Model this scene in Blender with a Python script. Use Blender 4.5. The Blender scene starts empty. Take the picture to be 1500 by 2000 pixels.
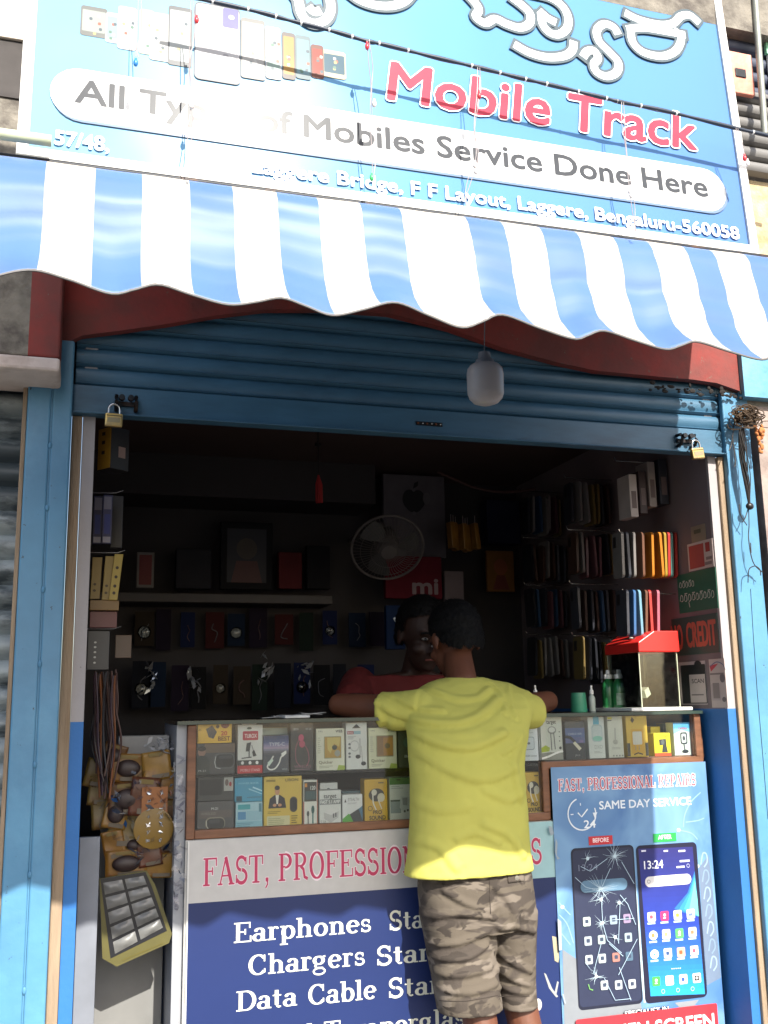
import bpy, bmesh, math, random
from mathutils import Vector, Matrix, noise
scene = bpy.context.scene
COL = scene.collection
rnd = random.Random(7)

# ------------------------------------------------------------------ camera
FOC, CAM_D, CAM_Z = 1950.0, 2.75, 1.2          # focal length in 1500x2000 pixels; camera stands 2.75 m before the shutter
_a = (FOC * FOC - 265 * 10164) / 6481.0
_X = Vector((6481, 265, FOC)).normalized()
_Z = Vector((-_a, -10164, FOC)).normalized()
_Y = _Z.cross(_X)
if _Y.z < 0: _Y = -_Y
RW = Matrix((_X, _Y, _Z))                       # camera (right, down, forward) -> world
CAM = Vector((0, -CAM_D, CAM_Z))
def spot(px, py, Y):
    """the point of the plane Y (metres behind the shutter) that a measured pixel of the 1500x2000 photo shows"""
    d = RW @ Vector((px - 750, py - 1000, FOC))
    return CAM + d * ((Y + CAM_D) / d.y)
cam_data = bpy.data.cameras.new('camera')
cam = bpy.data.objects.new('camera', cam_data)
COL.objects.link(cam)
r, u, b = RW @ Vector((1, 0, 0)), RW @ Vector((0, -1, 0)), RW @ Vector((0, 0, -1))
M = Matrix((r, u, b)).transposed().to_4x4()
M.translation = CAM
cam.matrix_world = M
cam_data.sensor_fit = 'VERTICAL'
cam_data.sensor_height = 36.0
cam_data.lens = 36.0 * FOC / 2000.0
cam_data.clip_start = 0.05
cam_data.clip_end = 500
scene.camera = cam

# ------------------------------------------------------------------ light
SUN_TRAVEL = Vector((-0.15, 1.0, -0.80)).normalized()
elev = math.asin(-SUN_TRAVEL.z)
world = bpy.data.worlds.new('World')
scene.world = world
world.use_nodes = True
nt = world.node_tree
sky = nt.nodes.new('ShaderNodeTexSky')
sky.sky_type = 'NISHITA'
sky.sun_disc = False
sky.sun_elevation = elev
sky.sun_rotation = math.atan2(-SUN_TRAVEL.x, -SUN_TRAVEL.y)
sky.air_density = 1.0
sky.dust_density = 2.0
nt.links.new(sky.outputs[0], nt.nodes['Background'].inputs[0])
nt.nodes['Background'].inputs[1].default_value = 0.1
sd = bpy.data.lights.new('sun', 'SUN')
sd.energy = 3.3
sd.angle = math.radians(0.55)
sd.color = (1.0, 0.95, 0.86)
sun = bpy.data.objects.new('sun', sd)
COL.objects.link(sun)
sun.rotation_euler = SUN_TRAVEL.to_track_quat('-Z', 'Y').to_euler()
sun.location = (3, -6, 12)
scene.view_settings.view_transform = 'Standard'
scene.view_settings.look = 'None'
scene.view_settings.exposure = 1.5
scene.view_settings.gamma = 1.0

# ------------------------------------------------------------------ materials
def lin(c):
    if isinstance(c, str):
        c = [int(c[i:i + 2], 16) for i in (0, 2, 4)]
    return tuple(((x / 255) / 12.92 if x <= 10 else (((x / 255) + .055) / 1.055) ** 2.4) for x in c)
MATS = {}
def mat(name, col, rough=.6, metal=0, var=.12, scale=14, bump=.0, bscale=60, col2=None, mix=(.45, .62), spec=.5, coat=0, stretch=None, trans=0, chip=None):
    """painted / plastic / plaster surface: colour varied by noise, an optional second colour in patches (dirt, wear), fine bump"""
    if name in MATS: return MATS[name]
    m = bpy.data.materials.new(name); m.use_nodes = True
    n, l = m.node_tree.nodes, m.node_tree.links
    p = n['Principled BSDF']
    p.inputs['Roughness'].default_value = rough
    p.inputs['Metallic'].default_value = metal
    p.inputs['Specular IOR Level'].default_value = spec
    p.inputs['Coat Weight'].default_value = coat
    p.inputs['Transmission Weight'].default_value = trans
    c = lin(col)
    tc = n.new('ShaderNodeTexCoord')
    mp = n.new('ShaderNodeMapping'); l.new(tc.outputs['Object'], mp.inputs[0])
    if stretch: mp.inputs['Scale'].default_value = stretch
    nz = n.new('ShaderNodeTexNoise'); nz.inputs['Scale'].default_value = scale; nz.inputs['Detail'].default_value = 6
    l.new(mp.outputs[0], nz.inputs[0])
    rp = n.new('ShaderNodeValToRGB')
    rp.color_ramp.elements[0].position = .3; rp.color_ramp.elements[1].position = .72
    rp.color_ramp.elements[0].color = (*[x * (1 - var) for x in c], 1)
    rp.color_ramp.elements[1].color = (*[min(1, x * (1 + var)) for x in c], 1)
    l.new(nz.outputs[0], rp.inputs[0])
    out = rp.outputs[0]
    if col2:
        n2 = n.new('ShaderNodeTexNoise'); n2.inputs['Scale'].default_value = scale * .45; n2.inputs['Detail'].default_value = 9; n2.inputs['Roughness'].default_value = .65
        l.new(mp.outputs[0], n2.inputs[0])
        r2 = n.new('ShaderNodeValToRGB'); r2.color_ramp.elements[0].position, r2.color_ramp.elements[1].position = mix
        l.new(n2.outputs[0], r2.inputs[0])
        mx = n.new('ShaderNodeMix'); mx.data_type = 'RGBA'
        l.new(r2.outputs[0], mx.inputs[0]); l.new(out, mx.inputs[6]); mx.inputs[7].default_value = (*lin(col2), 1)
        out = mx.outputs[2]
    if chip:                                        # small flaked or scratched spots: (colour, amount, scale)
        n3 = n.new('ShaderNodeTexNoise'); n3.inputs['Scale'].default_value = chip[2]; n3.inputs['Detail'].default_value = 8; n3.inputs['Roughness'].default_value = .7
        l.new(mp.outputs[0], n3.inputs[0])
        r3 = n.new('ShaderNodeValToRGB'); r3.color_ramp.elements[0].position = .75 - chip[1]; r3.color_ramp.elements[1].position = .78 - chip[1]
        l.new(n3.outputs[0], r3.inputs[0])
        m3 = n.new('ShaderNodeMix'); m3.data_type = 'RGBA'
        l.new(r3.outputs[0], m3.inputs[0]); l.new(out, m3.inputs[6]); m3.inputs[7].default_value = (*lin(chip[0]), 1)
        out = m3.outputs[2]
    l.new(out, p.inputs['Base Color'])
    if bump:
        nb = n.new('ShaderNodeTexNoise'); nb.inputs['Scale'].default_value = bscale; nb.inputs['Detail'].default_value = 5
        l.new(mp.outputs[0], nb.inputs[0])
        bp = n.new('ShaderNodeBump'); bp.inputs['Strength'].default_value = min(1, bump); bp.inputs['Distance'].default_value = .004
        l.new(nb.outputs[0], bp.inputs['Height']); l.new(bp.outputs[0], p.inputs['Normal'])
    MATS[name] = m
    return m
def ink(col, rough=.5):
    """a printed colour"""
    return mat('ink_%s_%d' % (col, rough * 100), col, rough, var=.05, scale=30, spec=.045 if rough < .3 else .4)
def glass(name, col=(235, 245, 240), rough=.02, alpha=.12):
    if name in MATS: return MATS[name]
    m = bpy.data.materials.new(name); m.use_nodes = True
    n, l = m.node_tree.nodes, m.node_tree.links
    for x in list(n):
        if x.type != 'OUTPUT_MATERIAL': n.remove(x)
    o = [x for x in n if x.type == 'OUTPUT_MATERIAL'][0]
    t = n.new('ShaderNodeBsdfTransparent'); t.inputs[0].default_value = (*lin(col), 1)
    g = n.new('ShaderNodeBsdfGlossy'); g.inputs['Roughness'].default_value = rough
    nz = n.new('ShaderNodeTexNoise'); nz.inputs['Scale'].default_value = 9; nz.inputs['Detail'].default_value = 5
    mr = n.new('ShaderNodeMapRange'); mr.inputs[1].default_value = .35; mr.inputs[2].default_value = .75; mr.inputs[3].default_value = rough; mr.inputs[4].default_value = rough + .12
    l.new(nz.outputs[0], mr.inputs[0]); l.new(mr.outputs[0], g.inputs['Roughness'])
    f = n.new('ShaderNodeFresnel'); f.inputs[0].default_value = 1.45
    ad = n.new('ShaderNodeMath'); ad.operation = 'ADD'; ad.inputs[1].default_value = alpha * .2
    l.new(f.outputs[0], ad.inputs[0])
    mx = n.new('ShaderNodeMixShader')
    l.new(ad.outputs[0], mx.inputs[0]); l.new(t.outputs[0], mx.inputs[1]); l.new(g.outputs[0], mx.inputs[2])
    l.new(mx.outputs[0], o.inputs[0])
    MATS[name] = m
    return m

# ------------------------------------------------------------------ objects
WLOC = {}
def tag(o, label=None, cat=None, group=None, kind=None):
    if label: o['label'] = label
    if cat: o['category'] = cat
    if group: o['group'] = group
    if kind: o['kind'] = kind
    return o
def thing(name, label, cat, loc=(0, 0, 0), group=None):
    o = bpy.data.objects.new(name, None); COL.objects.link(o)
    o.empty_display_size = .05
    o.location = loc; WLOC[o] = Vector(loc)
    return tag(o, label, cat, group)
def link_mesh(name, me, parent=None, origin=None):
    """verts of me are in world coordinates; shift them to the object's origin"""
    if origin is None:
        if parent is not None: origin = WLOC[parent]
        elif len(me.vertices):
            xs = [v.co.x for v in me.vertices]; ys = [v.co.y for v in me.vertices]; zs = [v.co.z for v in me.vertices]
            origin = Vector(((min(xs) + max(xs)) / 2, (min(ys) + max(ys)) / 2, min(zs)))
        else: origin = Vector((0, 0, 0))
    origin = Vector(origin)
    me.transform(Matrix.Translation(-origin))
    o = bpy.data.objects.new(name, me); COL.objects.link(o)
    if parent is not None:
        o.parent = parent; o.location = origin - WLOC[parent]
    else: o.location = origin
    WLOC[o] = origin
    return o
def copy_tree(o, offset=None, parent=None):
    c = o.copy(); COL.objects.link(c); c.parent = parent
    if offset is not None: c.location = o.location + Vector(offset)
    for ch in list(o.children): copy_tree(ch, None, c)
    return c

class MB:
    def __init__(s): s.v, s.f, s.m, s.mats = [], [], [], []
    def mi(s, m):
        if m not in s.mats: s.mats.append(m)
        return s.mats.index(m)
    def poly(s, pts, m):
        k = len(s.v); s.v += [Vector(p) for p in pts]
        s.f.append(list(range(k, k + len(pts)))); s.m.append(s.mi(m))
    def faces(s, verts, faces, m):
        k = len(s.v); s.v += [Vector(p) for p in verts]; i = s.mi(m)
        for f in faces: s.f.append([k + q for q in f]); s.m.append(i)
    def box(s, x0, x1, y0, y1, z0, z1, m):
        vs = [(x, y, z) for z in (z0, z1) for y in (y0, y1) for x in (x0, x1)]
        s.faces(vs, [(0, 2, 3, 1), (4, 5, 7, 6), (0, 1, 5, 4), (2, 6, 7, 3), (0, 4, 6, 2), (1, 3, 7, 5)], m)
    def obox(s, c, ax, ay, az, m):
        """box by centre and three half-axis vectors"""
        c, ax, ay, az = Vector(c), Vector(ax), Vector(ay), Vector(az)
        vs = [c + i * ax + j * ay + k * az for k in (-1, 1) for j in (-1, 1) for i in (-1, 1)]
        s.faces(vs, [(0, 2, 3, 1), (4, 5, 7, 6), (0, 1, 5, 4), (2, 6, 7, 3), (0, 4, 6, 2), (1, 3, 7, 5)], m)
    def tube(s, pts, r, m, n=8, cap=True):
        pts = [Vector(p) for p in pts]
        rs = r if isinstance(r, (list, tuple)) else [r] * len(pts)
        vs, fs = [], []
        ref = Vector((.13, .31, .94))
        for i, p in enumerate(pts):
            t = (pts[min(i + 1, len(pts) - 1)] - pts[max(i - 1, 0)])
            if t.length < 1e-9: t = Vector((0, 0, 1))
            t.normalize()
            if abs(t.dot(ref)) > .97: ref = Vector((.94, .2, .1))
            a = t.cross(ref).normalized(); bb = t.cross(a)
            ref = -a.cross(t) if False else ref
            for k in range(n):
                q = 2 * math.pi * k / n
                vs.append(p + (a * math.cos(q) + bb * math.sin(q)) * rs[i])
        for i in range(len(pts) - 1):
            for k in range(n):
                fs.append((i * n + k, i * n + (k + 1) % n, (i + 1) * n + (k + 1) % n, (i + 1) * n + k))
        if cap:
            fs.append(tuple(range(n - 1, -1, -1))); fs.append(tuple((len(pts) - 1) * n + k for k in range(n)))
        s.faces(vs, fs, m)
    def lathe(s, prof, c, m, n=24, axis='z', sy=1.0, tilt=None):
        """prof: list of (radius, height)"""
        c = Vector(c); vs, fs = [], []
        for (rr, h) in prof:
            for k in range(n):
                q = 2 * math.pi * k / n
                p = Vector((rr * math.cos(q), rr * math.sin(q) * sy, h))
                if axis == 'y': p = Vector((p.x, p.z, p.y))
                if tilt is not None: p = tilt @ p
                vs.append(c + p)
        L = len(prof)
        for i in range(L - 1):
            for k in range(n):
                fs.append((i * n + k, i * n + (k + 1) % n, (i + 1) * n + (k + 1) % n, (i + 1) * n + k))
        if prof[0][0] > 1e-6: fs.append(tuple(range(n - 1, -1, -1)))
        if prof[-1][0] > 1e-6: fs.append(tuple((L - 1) * n + k for k in range(n)))
        s.faces(vs, fs, m)
    def prism(s, pts, d, m):
        """outline pts pushed along vector d"""
        pts = [Vector(p) for p in pts]; d = Vector(d); n = len(pts)
        s.faces(pts + [p + d for p in pts], [tuple(range(n)), tuple(range(2 * n - 1, n - 1, -1))] +
                [(i, i + n, (i + 1) % n + n, (i + 1) % n) for i in range(n)], m)
    def ell(s, c, rx, ry, rz, m, nu=16, nv=10, rot=None):
        c = Vector(c); vs, fs = [], []
        for i in range(nv + 1):
            th = math.pi * i / nv
            for k in range(nu):
                q = 2 * math.pi * k / nu
                p = Vector((rx * math.sin(th) * math.cos(q), ry * math.sin(th) * math.sin(q), rz * math.cos(th)))
                if rot is not None: p = rot @ p
                vs.append(c + p)
        for i in range(nv):
            for k in range(nu):
                fs.append((i * nu + k, (i + 1) * nu + k, (i + 1) * nu + (k + 1) % nu, i * nu + (k + 1) % nu))
        s.faces(vs, fs, m)
    def mesh(s, name):
        me = bpy.data.meshes.new(name)
        me.from_pydata([tuple(v) for v in s.v], [], s.f)
        for m in s.mats: me.materials.append(m)
        for p, i in zip(me.polygons, s.m): p.material_index = i
        me.validate(); me.update()
        return me
    def build(s, name, parent=None, smooth=False, bevel=0, seg=2, fix=True):
        me = s.mesh(name)
        if fix:
            bm = bmesh.new(); bm.from_mesh(me); bmesh.ops.remove_doubles(bm, verts=bm.verts, dist=1e-6)
            bmesh.ops.recalc_face_normals(bm, faces=bm.faces); bm.to_mesh(me); bm.free()
        if smooth:
            for p in me.polygons: p.use_smooth = True
        o = link_mesh(name, me, parent)
        if bevel:
            md = o.modifiers.new('Bevel', 'BEVEL'); md.width = bevel; md.segments = seg; md.limit_method = 'ANGLE'; md.angle_limit = math.radians(40)
        if smooth:
            md = o.modifiers.new('Edge', 'EDGE_SPLIT'); md.split_angle = math.radians(50)
        return o

def evaluated(me, mods):
    """apply modifiers (type, settings) to a mesh and give back the new mesh"""
    o = bpy.data.objects.new('tmp', me); COL.objects.link(o)
    for t, kw in mods:
        md = o.modifiers.new(t, t)
        for k, val in kw.items(): setattr(md, k, val)
    dg = bpy.context.evaluated_depsgraph_get(); dg.update()
    out = bpy.data.meshes.new_from_object(o.evaluated_get(dg))
    bpy.data.objects.remove(o)
    return out

# ------------------------------------------------------------------ lettering
_TXT = {}
def text_geo(body, off=0.0):
    """verts/faces of a line of sans lettering; x from 0 to 1 over its width, y 0 at the baseline and 1 at capital height"""
    if (body, off) in _TXT: return _TXT[(body, off)]
    def raw(bd, of):
        cu = bpy.data.curves.new('t', 'FONT'); cu.body = bd; cu.resolution_u = 3; cu.offset = of
        o = bpy.data.objects.new('t', cu); COL.objects.link(o)
        dg = bpy.context.evaluated_depsgraph_get(); dg.update()
        me = bpy.data.meshes.new_from_object(o.evaluated_get(dg))
        vs = [tuple(v.co) for v in me.vertices]; fs = [tuple(p.vertices) for p in me.polygons]
        bpy.data.objects.remove(o); bpy.data.meshes.remove(me); bpy.data.curves.remove(cu)
        return vs, fs
    if 'cap' not in _TXT:
        _TXT['cap'] = max(v[1] for v in raw('H', 0)[0])
    cap = _TXT['cap']
    base, _ = raw(body, 0.0) if off else (None, None)
    vs, fs = raw(body, off)
    ref = base or vs
    x0, x1 = min(v[0] for v in ref), max(v[0] for v in ref)
    out = ([((v[0] - x0) / (x1 - x0), v[1] / cap) for v in vs], fs)
    _TXT[(body, off)] = out
    return out

# a bold slab-serif alphabet drawn as strokes (capital height 1, x-height .66)
TK, TN = .17, .065
def _arc(cx, cy, rx, ry, a0, a1, n=18):
    return [(cx + rx * math.cos(math.radians(a0 + (a1 - a0) * i / n)), cy + ry * math.sin(math.radians(a0 + (a1 - a0) * i / n))) for i in range(n + 1)]
def _V(x, y0, y1, w=TK): return ([(x, y0), (x, y1)], w)
def _H(y, x0, x1, w=TN): return ([(x0, y), (x1, y)], w)
def _S(x, y, w=.36): return ([(x - w / 2, y), (x + w / 2, y)], TN)
def _bot(x): return _S(x, TN / 2)
def _top(x, y=1.0): return _S(x, y - TN / 2)
_h = TN / 2
SER = {
 'F': (.82, [_V(.22, 0, 1), _bot(.22), _H(1 - _h, .04, .76), _V(.74, .70, 1, TN), _H(.52, .2, .54), _V(.54, .38, .66, TN)]),
 'E': (.86, [_V(.22, 0, 1), _H(_h, .04, .78), _H(1 - _h, .04, .76), _V(.74, .70, 1, TN), _V(.78, 0, .32, TN), _H(.52, .2, .54), _V(.54, .38, .66, TN)]),
 'A': (.92, [([(.14, .02), (.44, 1)], TN + .01), ([(.43, 1), (.76, .02)], TK), _H(.33, .22, .64), _S(.14, _h, .26), _S(.76, _h, .32)]),
 'S': (.76, [(_arc(.37, .73, .24, .235, 20, 265), .125), (_arc(.38, .27, .27, .235, 85, -160), .135), _V(.62, .68, .97, TN), _V(.1, .03, .34, TN)]),
 'T': (.86, [_V(.42, 0, 1), _S(.42, _h, .4), _H(1 - _h, .03, .81), _V(.06, .66, 1, TN), _V(.78, .66, 1, TN)]),
 'P': (.84, [_V(.22, 0, 1), _S(.22, _h, .38), _S(.16, 1 - _h, .24), (_arc(.40, .725, .30, .245, 90, -90), 'c'), _H(1 - _h, .2, .42), _H(.48 + _h, .2, .42)]),
 'R': (.92, [_V(.22, 0, 1), _bot(.22), _S(.16, 1 - _h, .24), (_arc(.40, .735, .28, .235, 90, -90), 'c'), _H(1 - _h, .2, .42), _H(.48 + _h, .2, .44), ([(.44, .5), (.60, .38), (.66, .1), (.84, .03)], .13)]),
 'O': (.9, [(_arc(.44, .5, .34, .47, 0, 360, 30), 'c')]),
 'I': (.46, [_V(.22, 0, 1), _bot(.22), _top(.22)]),
 'N': (.98, [_V(.18, 0, 1, TN + .02), _V(.8, 0, 1, TN + .02), ([(.18, .97), (.8, .05)], TK), _S(.18, _h, .28), _S(.14, 1 - _h, .22), _S(.8, 1 - _h, .28)]),
 'L': (.82, [_V(.22, 0, 1), _top(.22), _H(_h, .04, .74), _V(.74, 0, .36, TN)]),
 'C': (.88, [(_arc(.46, .5, .35, .465, 42, 318, 26), 'c'), _V(.74, .64, .97, TN), _V(.75, .1, .3, TN)]),
 'D': (.94, [_V(.22, 0, 1), _S(.15, _h, .24), _S(.15, 1 - _h, .24), _H(_h, .2, .44), _H(1 - _h, .2, .44), (_arc(.44, .5, .38, .468, 90, -90, 22), 'c')]),
 ',': (.36, [([(.17, .02), (.17, .17)], .16), ([(.2, .05), (.2, -.08), (.1, -.2)], .07)]),
 'a': (.66, [(_arc(.27, .19, .19, .165, 0, 360, 20), 'c'), _V(.47, .03, .46), (_arc(.31, .46, .17, .17, -5, 165), 'c'), _H(_h, .45, .64, .06), ([(.15, .48), (.15, .55)], .1)]),
 'r': (.56, [_V(.2, 0, .64), _S(.2, _h, .36), _S(.14, .63, .2), (_arc(.38, .46, .15, .17, 175, 50), .085), ([(.46, .54), (.46, .62)], .11)]),
 'p': (.74, [_V(.2, -.3, .64), _S(.2, -.27, .36), _S(.13, .63, .2), (_arc(.4, .325, .23, .305, 0, 360, 24), 'c')]),
 'b': (.74, [_V(.2, 0, 1), _S(.13, .97, .2), (_arc(.4, .325, .23, .305, 0, 360, 24), 'c')]),
 'h': (.82, [_V(.2, 0, 1), _S(.2, _h, .34), _S(.13, .97, .2), (_arc(.4, .42, .2, .21, 175, 0), 'c'), _V(.6, 0, .44), _S(.6, _h, .32)]),
 'n': (.82, [_V(.2, 0, .64), _S(.2, _h, .34), _S(.13, .63, .2), (_arc(.4, .42, .2, .21, 175, 0), 'c'), _V(.6, 0, .44), _S(.6, _h, .32)]),
 'm': (1.2, [_V(.2, 0, .64), _S(.2, _h, .34), _S(.13, .63, .2), (_arc(.4, .42, .2, .21, 175, 0), 'c'), _V(.6, 0, .44), _S(.6, _h, .3), (_arc(.8, .42, .2, .21, 175, 0), 'c'), _V(1.0, 0, .44), _S(1.0, _h, .3)]),
 'o': (.7, [(_arc(.34, .325, .24, .305, 0, 360, 24), 'c')]),
 'e': (.66, [(_arc(.33, .325, .23, .305, 8, 318, 24), 'c'), _H(.35, .12, .56, .07)]),
 's': (.56, [(_arc(.27, .475, .16, .15, 20, 265), .095), (_arc(.28, .185, .19, .15, 85, -160), .1), _V(.43, .44, .63, .055), _V(.09, .03, .22, .055)]),
 't': (.5, [_V(.22, .14, .88), _H(.62, .04, .42, .06), (_arc(.32, .16, .1, .13, 180, 320), .08)]),
 'g': (.72, [(_arc(.3, .44, .2, .19, 0, 360, 20), 'c'), (_arc(.32, -.1, .26, .16, 0, 360, 22), .08), ([(.2, .27), (.13, .16), (.2, .07), (.5, .05)], .1), ([(.44, .58), (.6, .64)], .08)]),
 'l': (.42, [_V(.2, 0, 1), _S(.2, _h, .34), _S(.13, .97, .2)]),
 ' ': (.42, []),
}
def ribbon2(pts, w):
    vs, fs = [], []
    n = len(pts)
    closed = n > 3 and abs(pts[0][0] - pts[-1][0]) + abs(pts[0][1] - pts[-1][1]) < 1e-6
    for i, p in enumerate(pts):
        if closed and i in (0, n - 1): a, bq = pts[n - 2], pts[1]
        else: a, bq = pts[max(i - 1, 0)], pts[min(i + 1, n - 1)]
        dx, dy = bq[0] - a[0], bq[1] - a[1]
        L = math.hypot(dx, dy) or 1
        ww = (TN + (TK - TN) * (abs(dy) / L) ** 1.3) if w == 'c' else w
        nx, ny = -dy / L * ww / 2, dx / L * ww / 2
        vs += [(p[0] + nx, p[1] + ny), (p[0] - nx, p[1] - ny)]
    for i in range(n - 1): fs.append((2 * i, 2 * i + 1, 2 * i + 3, 2 * i + 2))
    return vs, fs
def serif_geo(body, fat=0.0):
    """like text_geo, but each stroke separate (list of (verts, faces)) so that crossings can be stepped apart"""
    x = 0; out = []
    for ch in body:
        w, strokes = SER[ch]
        for pts, wd in strokes:
            if fat:
                ww = (TK if wd == 'c' else wd) + fat
                pts = list(pts)
                if len(pts) == 2:
                    (ax, ay), (bx, by) = pts; L = math.hypot(bx - ax, by - ay)
                    ex, ey = (bx - ax) / L * fat / 2, (by - ay) / L * fat / 2
                    pts = [(ax - ex, ay - ey), (bx + ex, by + ey)]
                vs, fs = ribbon2(pts, ww)
            else: vs, fs = ribbon2(pts, wd)
            out.append(([(vx + x, vy) for vx, vy in vs], fs))
        x += w
    return [([(vx / x, vy) for vx, vy in vs], fs) for vs, fs in out]

# ------------------------------------------------------------------ printed artwork on a flat face
class Art:
    """artwork in layers on a plane: O lower-left corner, U right, V up, N towards the viewer; m2 maps the given coordinates to metres on the plane"""
    def __init__(s, O, U, V, N, m2, eps=.00002):
        s.O, s.U, s.V, s.N = Vector(O), Vector(U), Vector(V), Vector(N)
        s.m2, s.k, s.eps, s.mb, s.rough = m2, 1, eps, MB(), .5
    def P(s, a, b, d=0): return s.O + s.U * a + s.V * b + s.N * (.0006 + s.k * s.eps + d)
    def _add(s, vs, fs, m):
        s.mb.faces([s.P(*v) for v in vs], fs, m)
    def rect(s, u0, v0, u1, v1, col, rad=0, m=None):
        (a0, b1), (a1, b0) = s.m2(u0, v0), s.m2(u1, v1)
        if a1 < a0: a0, a1 = a1, a0
        if b1 < b0: b0, b1 = b1, b0
        m = m or ink(col, s.rough)
        if rad:
            rad = min(rad, (a1 - a0) / 2, (b1 - b0) / 2)
            pts = []
            for cx, cy, q in ((a1 - rad, b1 - rad, 0), (a0 + rad, b1 - rad, 90), (a0 + rad, b0 + rad, 180), (a1 - rad, b0 + rad, 270)):
                pts += _arc(cx, cy, rad, rad, q, q + 90, 6)
        else: pts = [(a0, b0), (a1, b0), (a1, b1), (a0, b1)]
        s._add(pts, [tuple(range(len(pts)))], m); s.k += 1
    def ellipse(s, cu, cv, ru, rv, col, m=None):
        (a, b), (a1, _), (_, b1) = s.m2(cu, cv), s.m2(cu + ru, cv), s.m2(cu, cv + rv)
        pts = _arc(a, b, abs(a1 - a), abs(b1 - b), 0, 360, 20)[:-1]
        s._add(pts, [tuple(range(len(pts)))], m or ink(col, s.rough)); s.k += 1
    def poly(s, pts, col, m=None):
        pts = [s.m2(*p) for p in pts]
        s._add(pts, [tuple(range(len(pts)))], m or ink(col, s.rough)); s.k += 1
    def line(s, pts, w, col, smooth=False, m=None, taper=False):
        pts = [s.m2(*p) for p in pts]
        if smooth: pts = spline(pts, 6)
        vs, fs = ribbon2(pts, w)
        if taper:
            n = len(vs) // 2
            for i in range(n):
                q = 1 - i / (n - 1) * .85
                a, b2 = vs[2 * i], vs[2 * i + 1]
                c = ((a[0] + b2[0]) / 2, (a[1] + b2[1]) / 2)
                vs[2 * i] = (c[0] + (a[0] - c[0]) * q, c[1] + (a[1] - c[1]) * q); vs[2 * i + 1] = (c[0] + (b2[0] - c[0]) * q, c[1] + (b2[1] - c[1]) * q)
        s._add(vs, fs, m or ink(col, s.rough)); s.k += 1
    def ring(s, cu, cv, ru, w, col, a0=0, a1=360):
        (a, b), (a1_, _) = s.m2(cu, cv), s.m2(cu + ru, cv)
        r_ = abs(a1_ - a)
        vs, fs = ribbon2(_arc(a, b, r_, r_, a0, a1, 24), w)
        s._add(vs, fs, ink(col, s.rough)); s.k += 1
    def text(s, body, bl, br, tl, col, bold=.0, m=None, skew=0.0, outline=None, serif=False):
        (a0, b0), (a1, b1), (_, t) = s.m2(*bl), s.m2(*br), s.m2(*tl)
        base = (b0 + b1) / 2; h = t - b0; w = a1 - a0
        def put(geo, mm):
            vs, fs = geo
            s._add([(a0 + x * w + skew * y * h, base + y * h) for x, y in vs], fs, mm)
        for (o_, c_) in ([outline] if outline else []) + [(bold, col)]:
            if serif:
                fat = o_ if (outline and (o_, c_) == outline) else 0
                for q, g in enumerate(serif_geo(body, fat)):
                    vs, fs = g
                    s.mb.faces([s.P(a0 + x * w + skew * y * h, base + y * h, (q % 7) * .000005) for x, y in vs], fs, ink(c_, s.rough))
            else:
                put(text_geo(body), ink(c_, s.rough)); s.k += 1
                for q in range(12 if o_ > .04 else 8 if o_ else 0):      # heavier strokes: the same letters again, shifted round
                    an = q * math.pi * 2 / (12 if o_ > .04 else 8)
                    vs, fs = text_geo(body)
                    s._add([(a0 + x * w + skew * y * h + math.cos(an) * o_ * h, base + y * h + math.sin(an) * o_ * h) for x, y in vs], fs, ink(c_, s.rough)); s.k += .5
            s.k += 2
    def build(s, name, parent): return s.mb.build(name, parent, fix=False)
def spline(pts, k):
    out = []
    n = len(pts)
    for i in range(n - 1):
        p0, p1, p2, p3 = pts[max(i - 1, 0)], pts[i], pts[i + 1], pts[min(i + 2, n - 1)]
        for j in range(k):
            t = j / k
            out.append(tuple(.5 * ((2 * b_) + (-a_ + c_) * t + (2 * a_ - 5 * b_ + 4 * c_ - d_) * t * t + (-a_ + 3 * b_ - 3 * c_ + d_) * t ** 3) for a_, b_, c_, d_ in zip(p0, p1, p2, p3)))
    out.append(tuple(pts[-1]))
    return out
def facade_art(Y, eps=.00002):
    """artwork on a plane facing the street, given in photo pixels"""
    def m2(px, py):
        p = spot(px, py, Y); return (p.x, p.z)
    return Art((0, Y, 0), (1, 0, 0), (0, 0, 1), (0, -1, 0), m2, eps)
# ------------------------------------------------------------------ paints of the place
POST = mat('post_blue_paint', (80, 132, 166), .42, var=.1, scale=9, col2=(92, 146, 178), mix=(.5, .72), bump=.25, bscale=35, chip=((52, 66, 74), .095, 38))
SLAT = mat('shutter_blue_paint', (64, 104, 130), .42, var=.15, scale=6, col2=(52, 84, 108), mix=(.52, .75), bump=.15, bscale=30, stretch=(1, 1, 4), chip=((74, 80, 84), .085, 30))
RED = mat('red_oxide_paint', (112, 56, 51), .8, var=.14, scale=8, col2=(140, 52, 46), bump=.4, bscale=45, chip=((110, 90, 80), .11, 24))
PLASTER = mat('rough_cement_plaster', (128, 122, 112), .95, var=.22, scale=26, col2=(92, 86, 80), bump=1, bscale=70)
WHITEBAND = mat('dirty_whitewash', (205, 190, 182), .85, var=.1, scale=18, col2=(160, 140, 128), mix=(.55, .8), bump=.5, bscale=60)
WALLW = mat('wall_white_paint', (160, 155, 156), .7, var=.06, scale=5, col2=(150, 144, 140), mix=(.58, .8), bump=.2, chip=((90, 80, 74), .1, 34))
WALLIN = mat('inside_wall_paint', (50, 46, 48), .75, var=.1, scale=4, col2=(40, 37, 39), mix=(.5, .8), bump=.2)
WALLB = mat('wall_blue_paint', (40, 104, 170), .6, var=.08, scale=5, bump=.2)
WOODJ = mat('bare_jamb', (152, 132, 110), .85, var=.16, scale=10, col2=(120, 98, 74), mix=(.5, .75), bump=.5, stretch=(6, 6, .6), chip=((70, 56, 44), .07, 9))
CEIL = mat('ceiling_paint', (78, 62, 58), .8, var=.1, scale=3)
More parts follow.
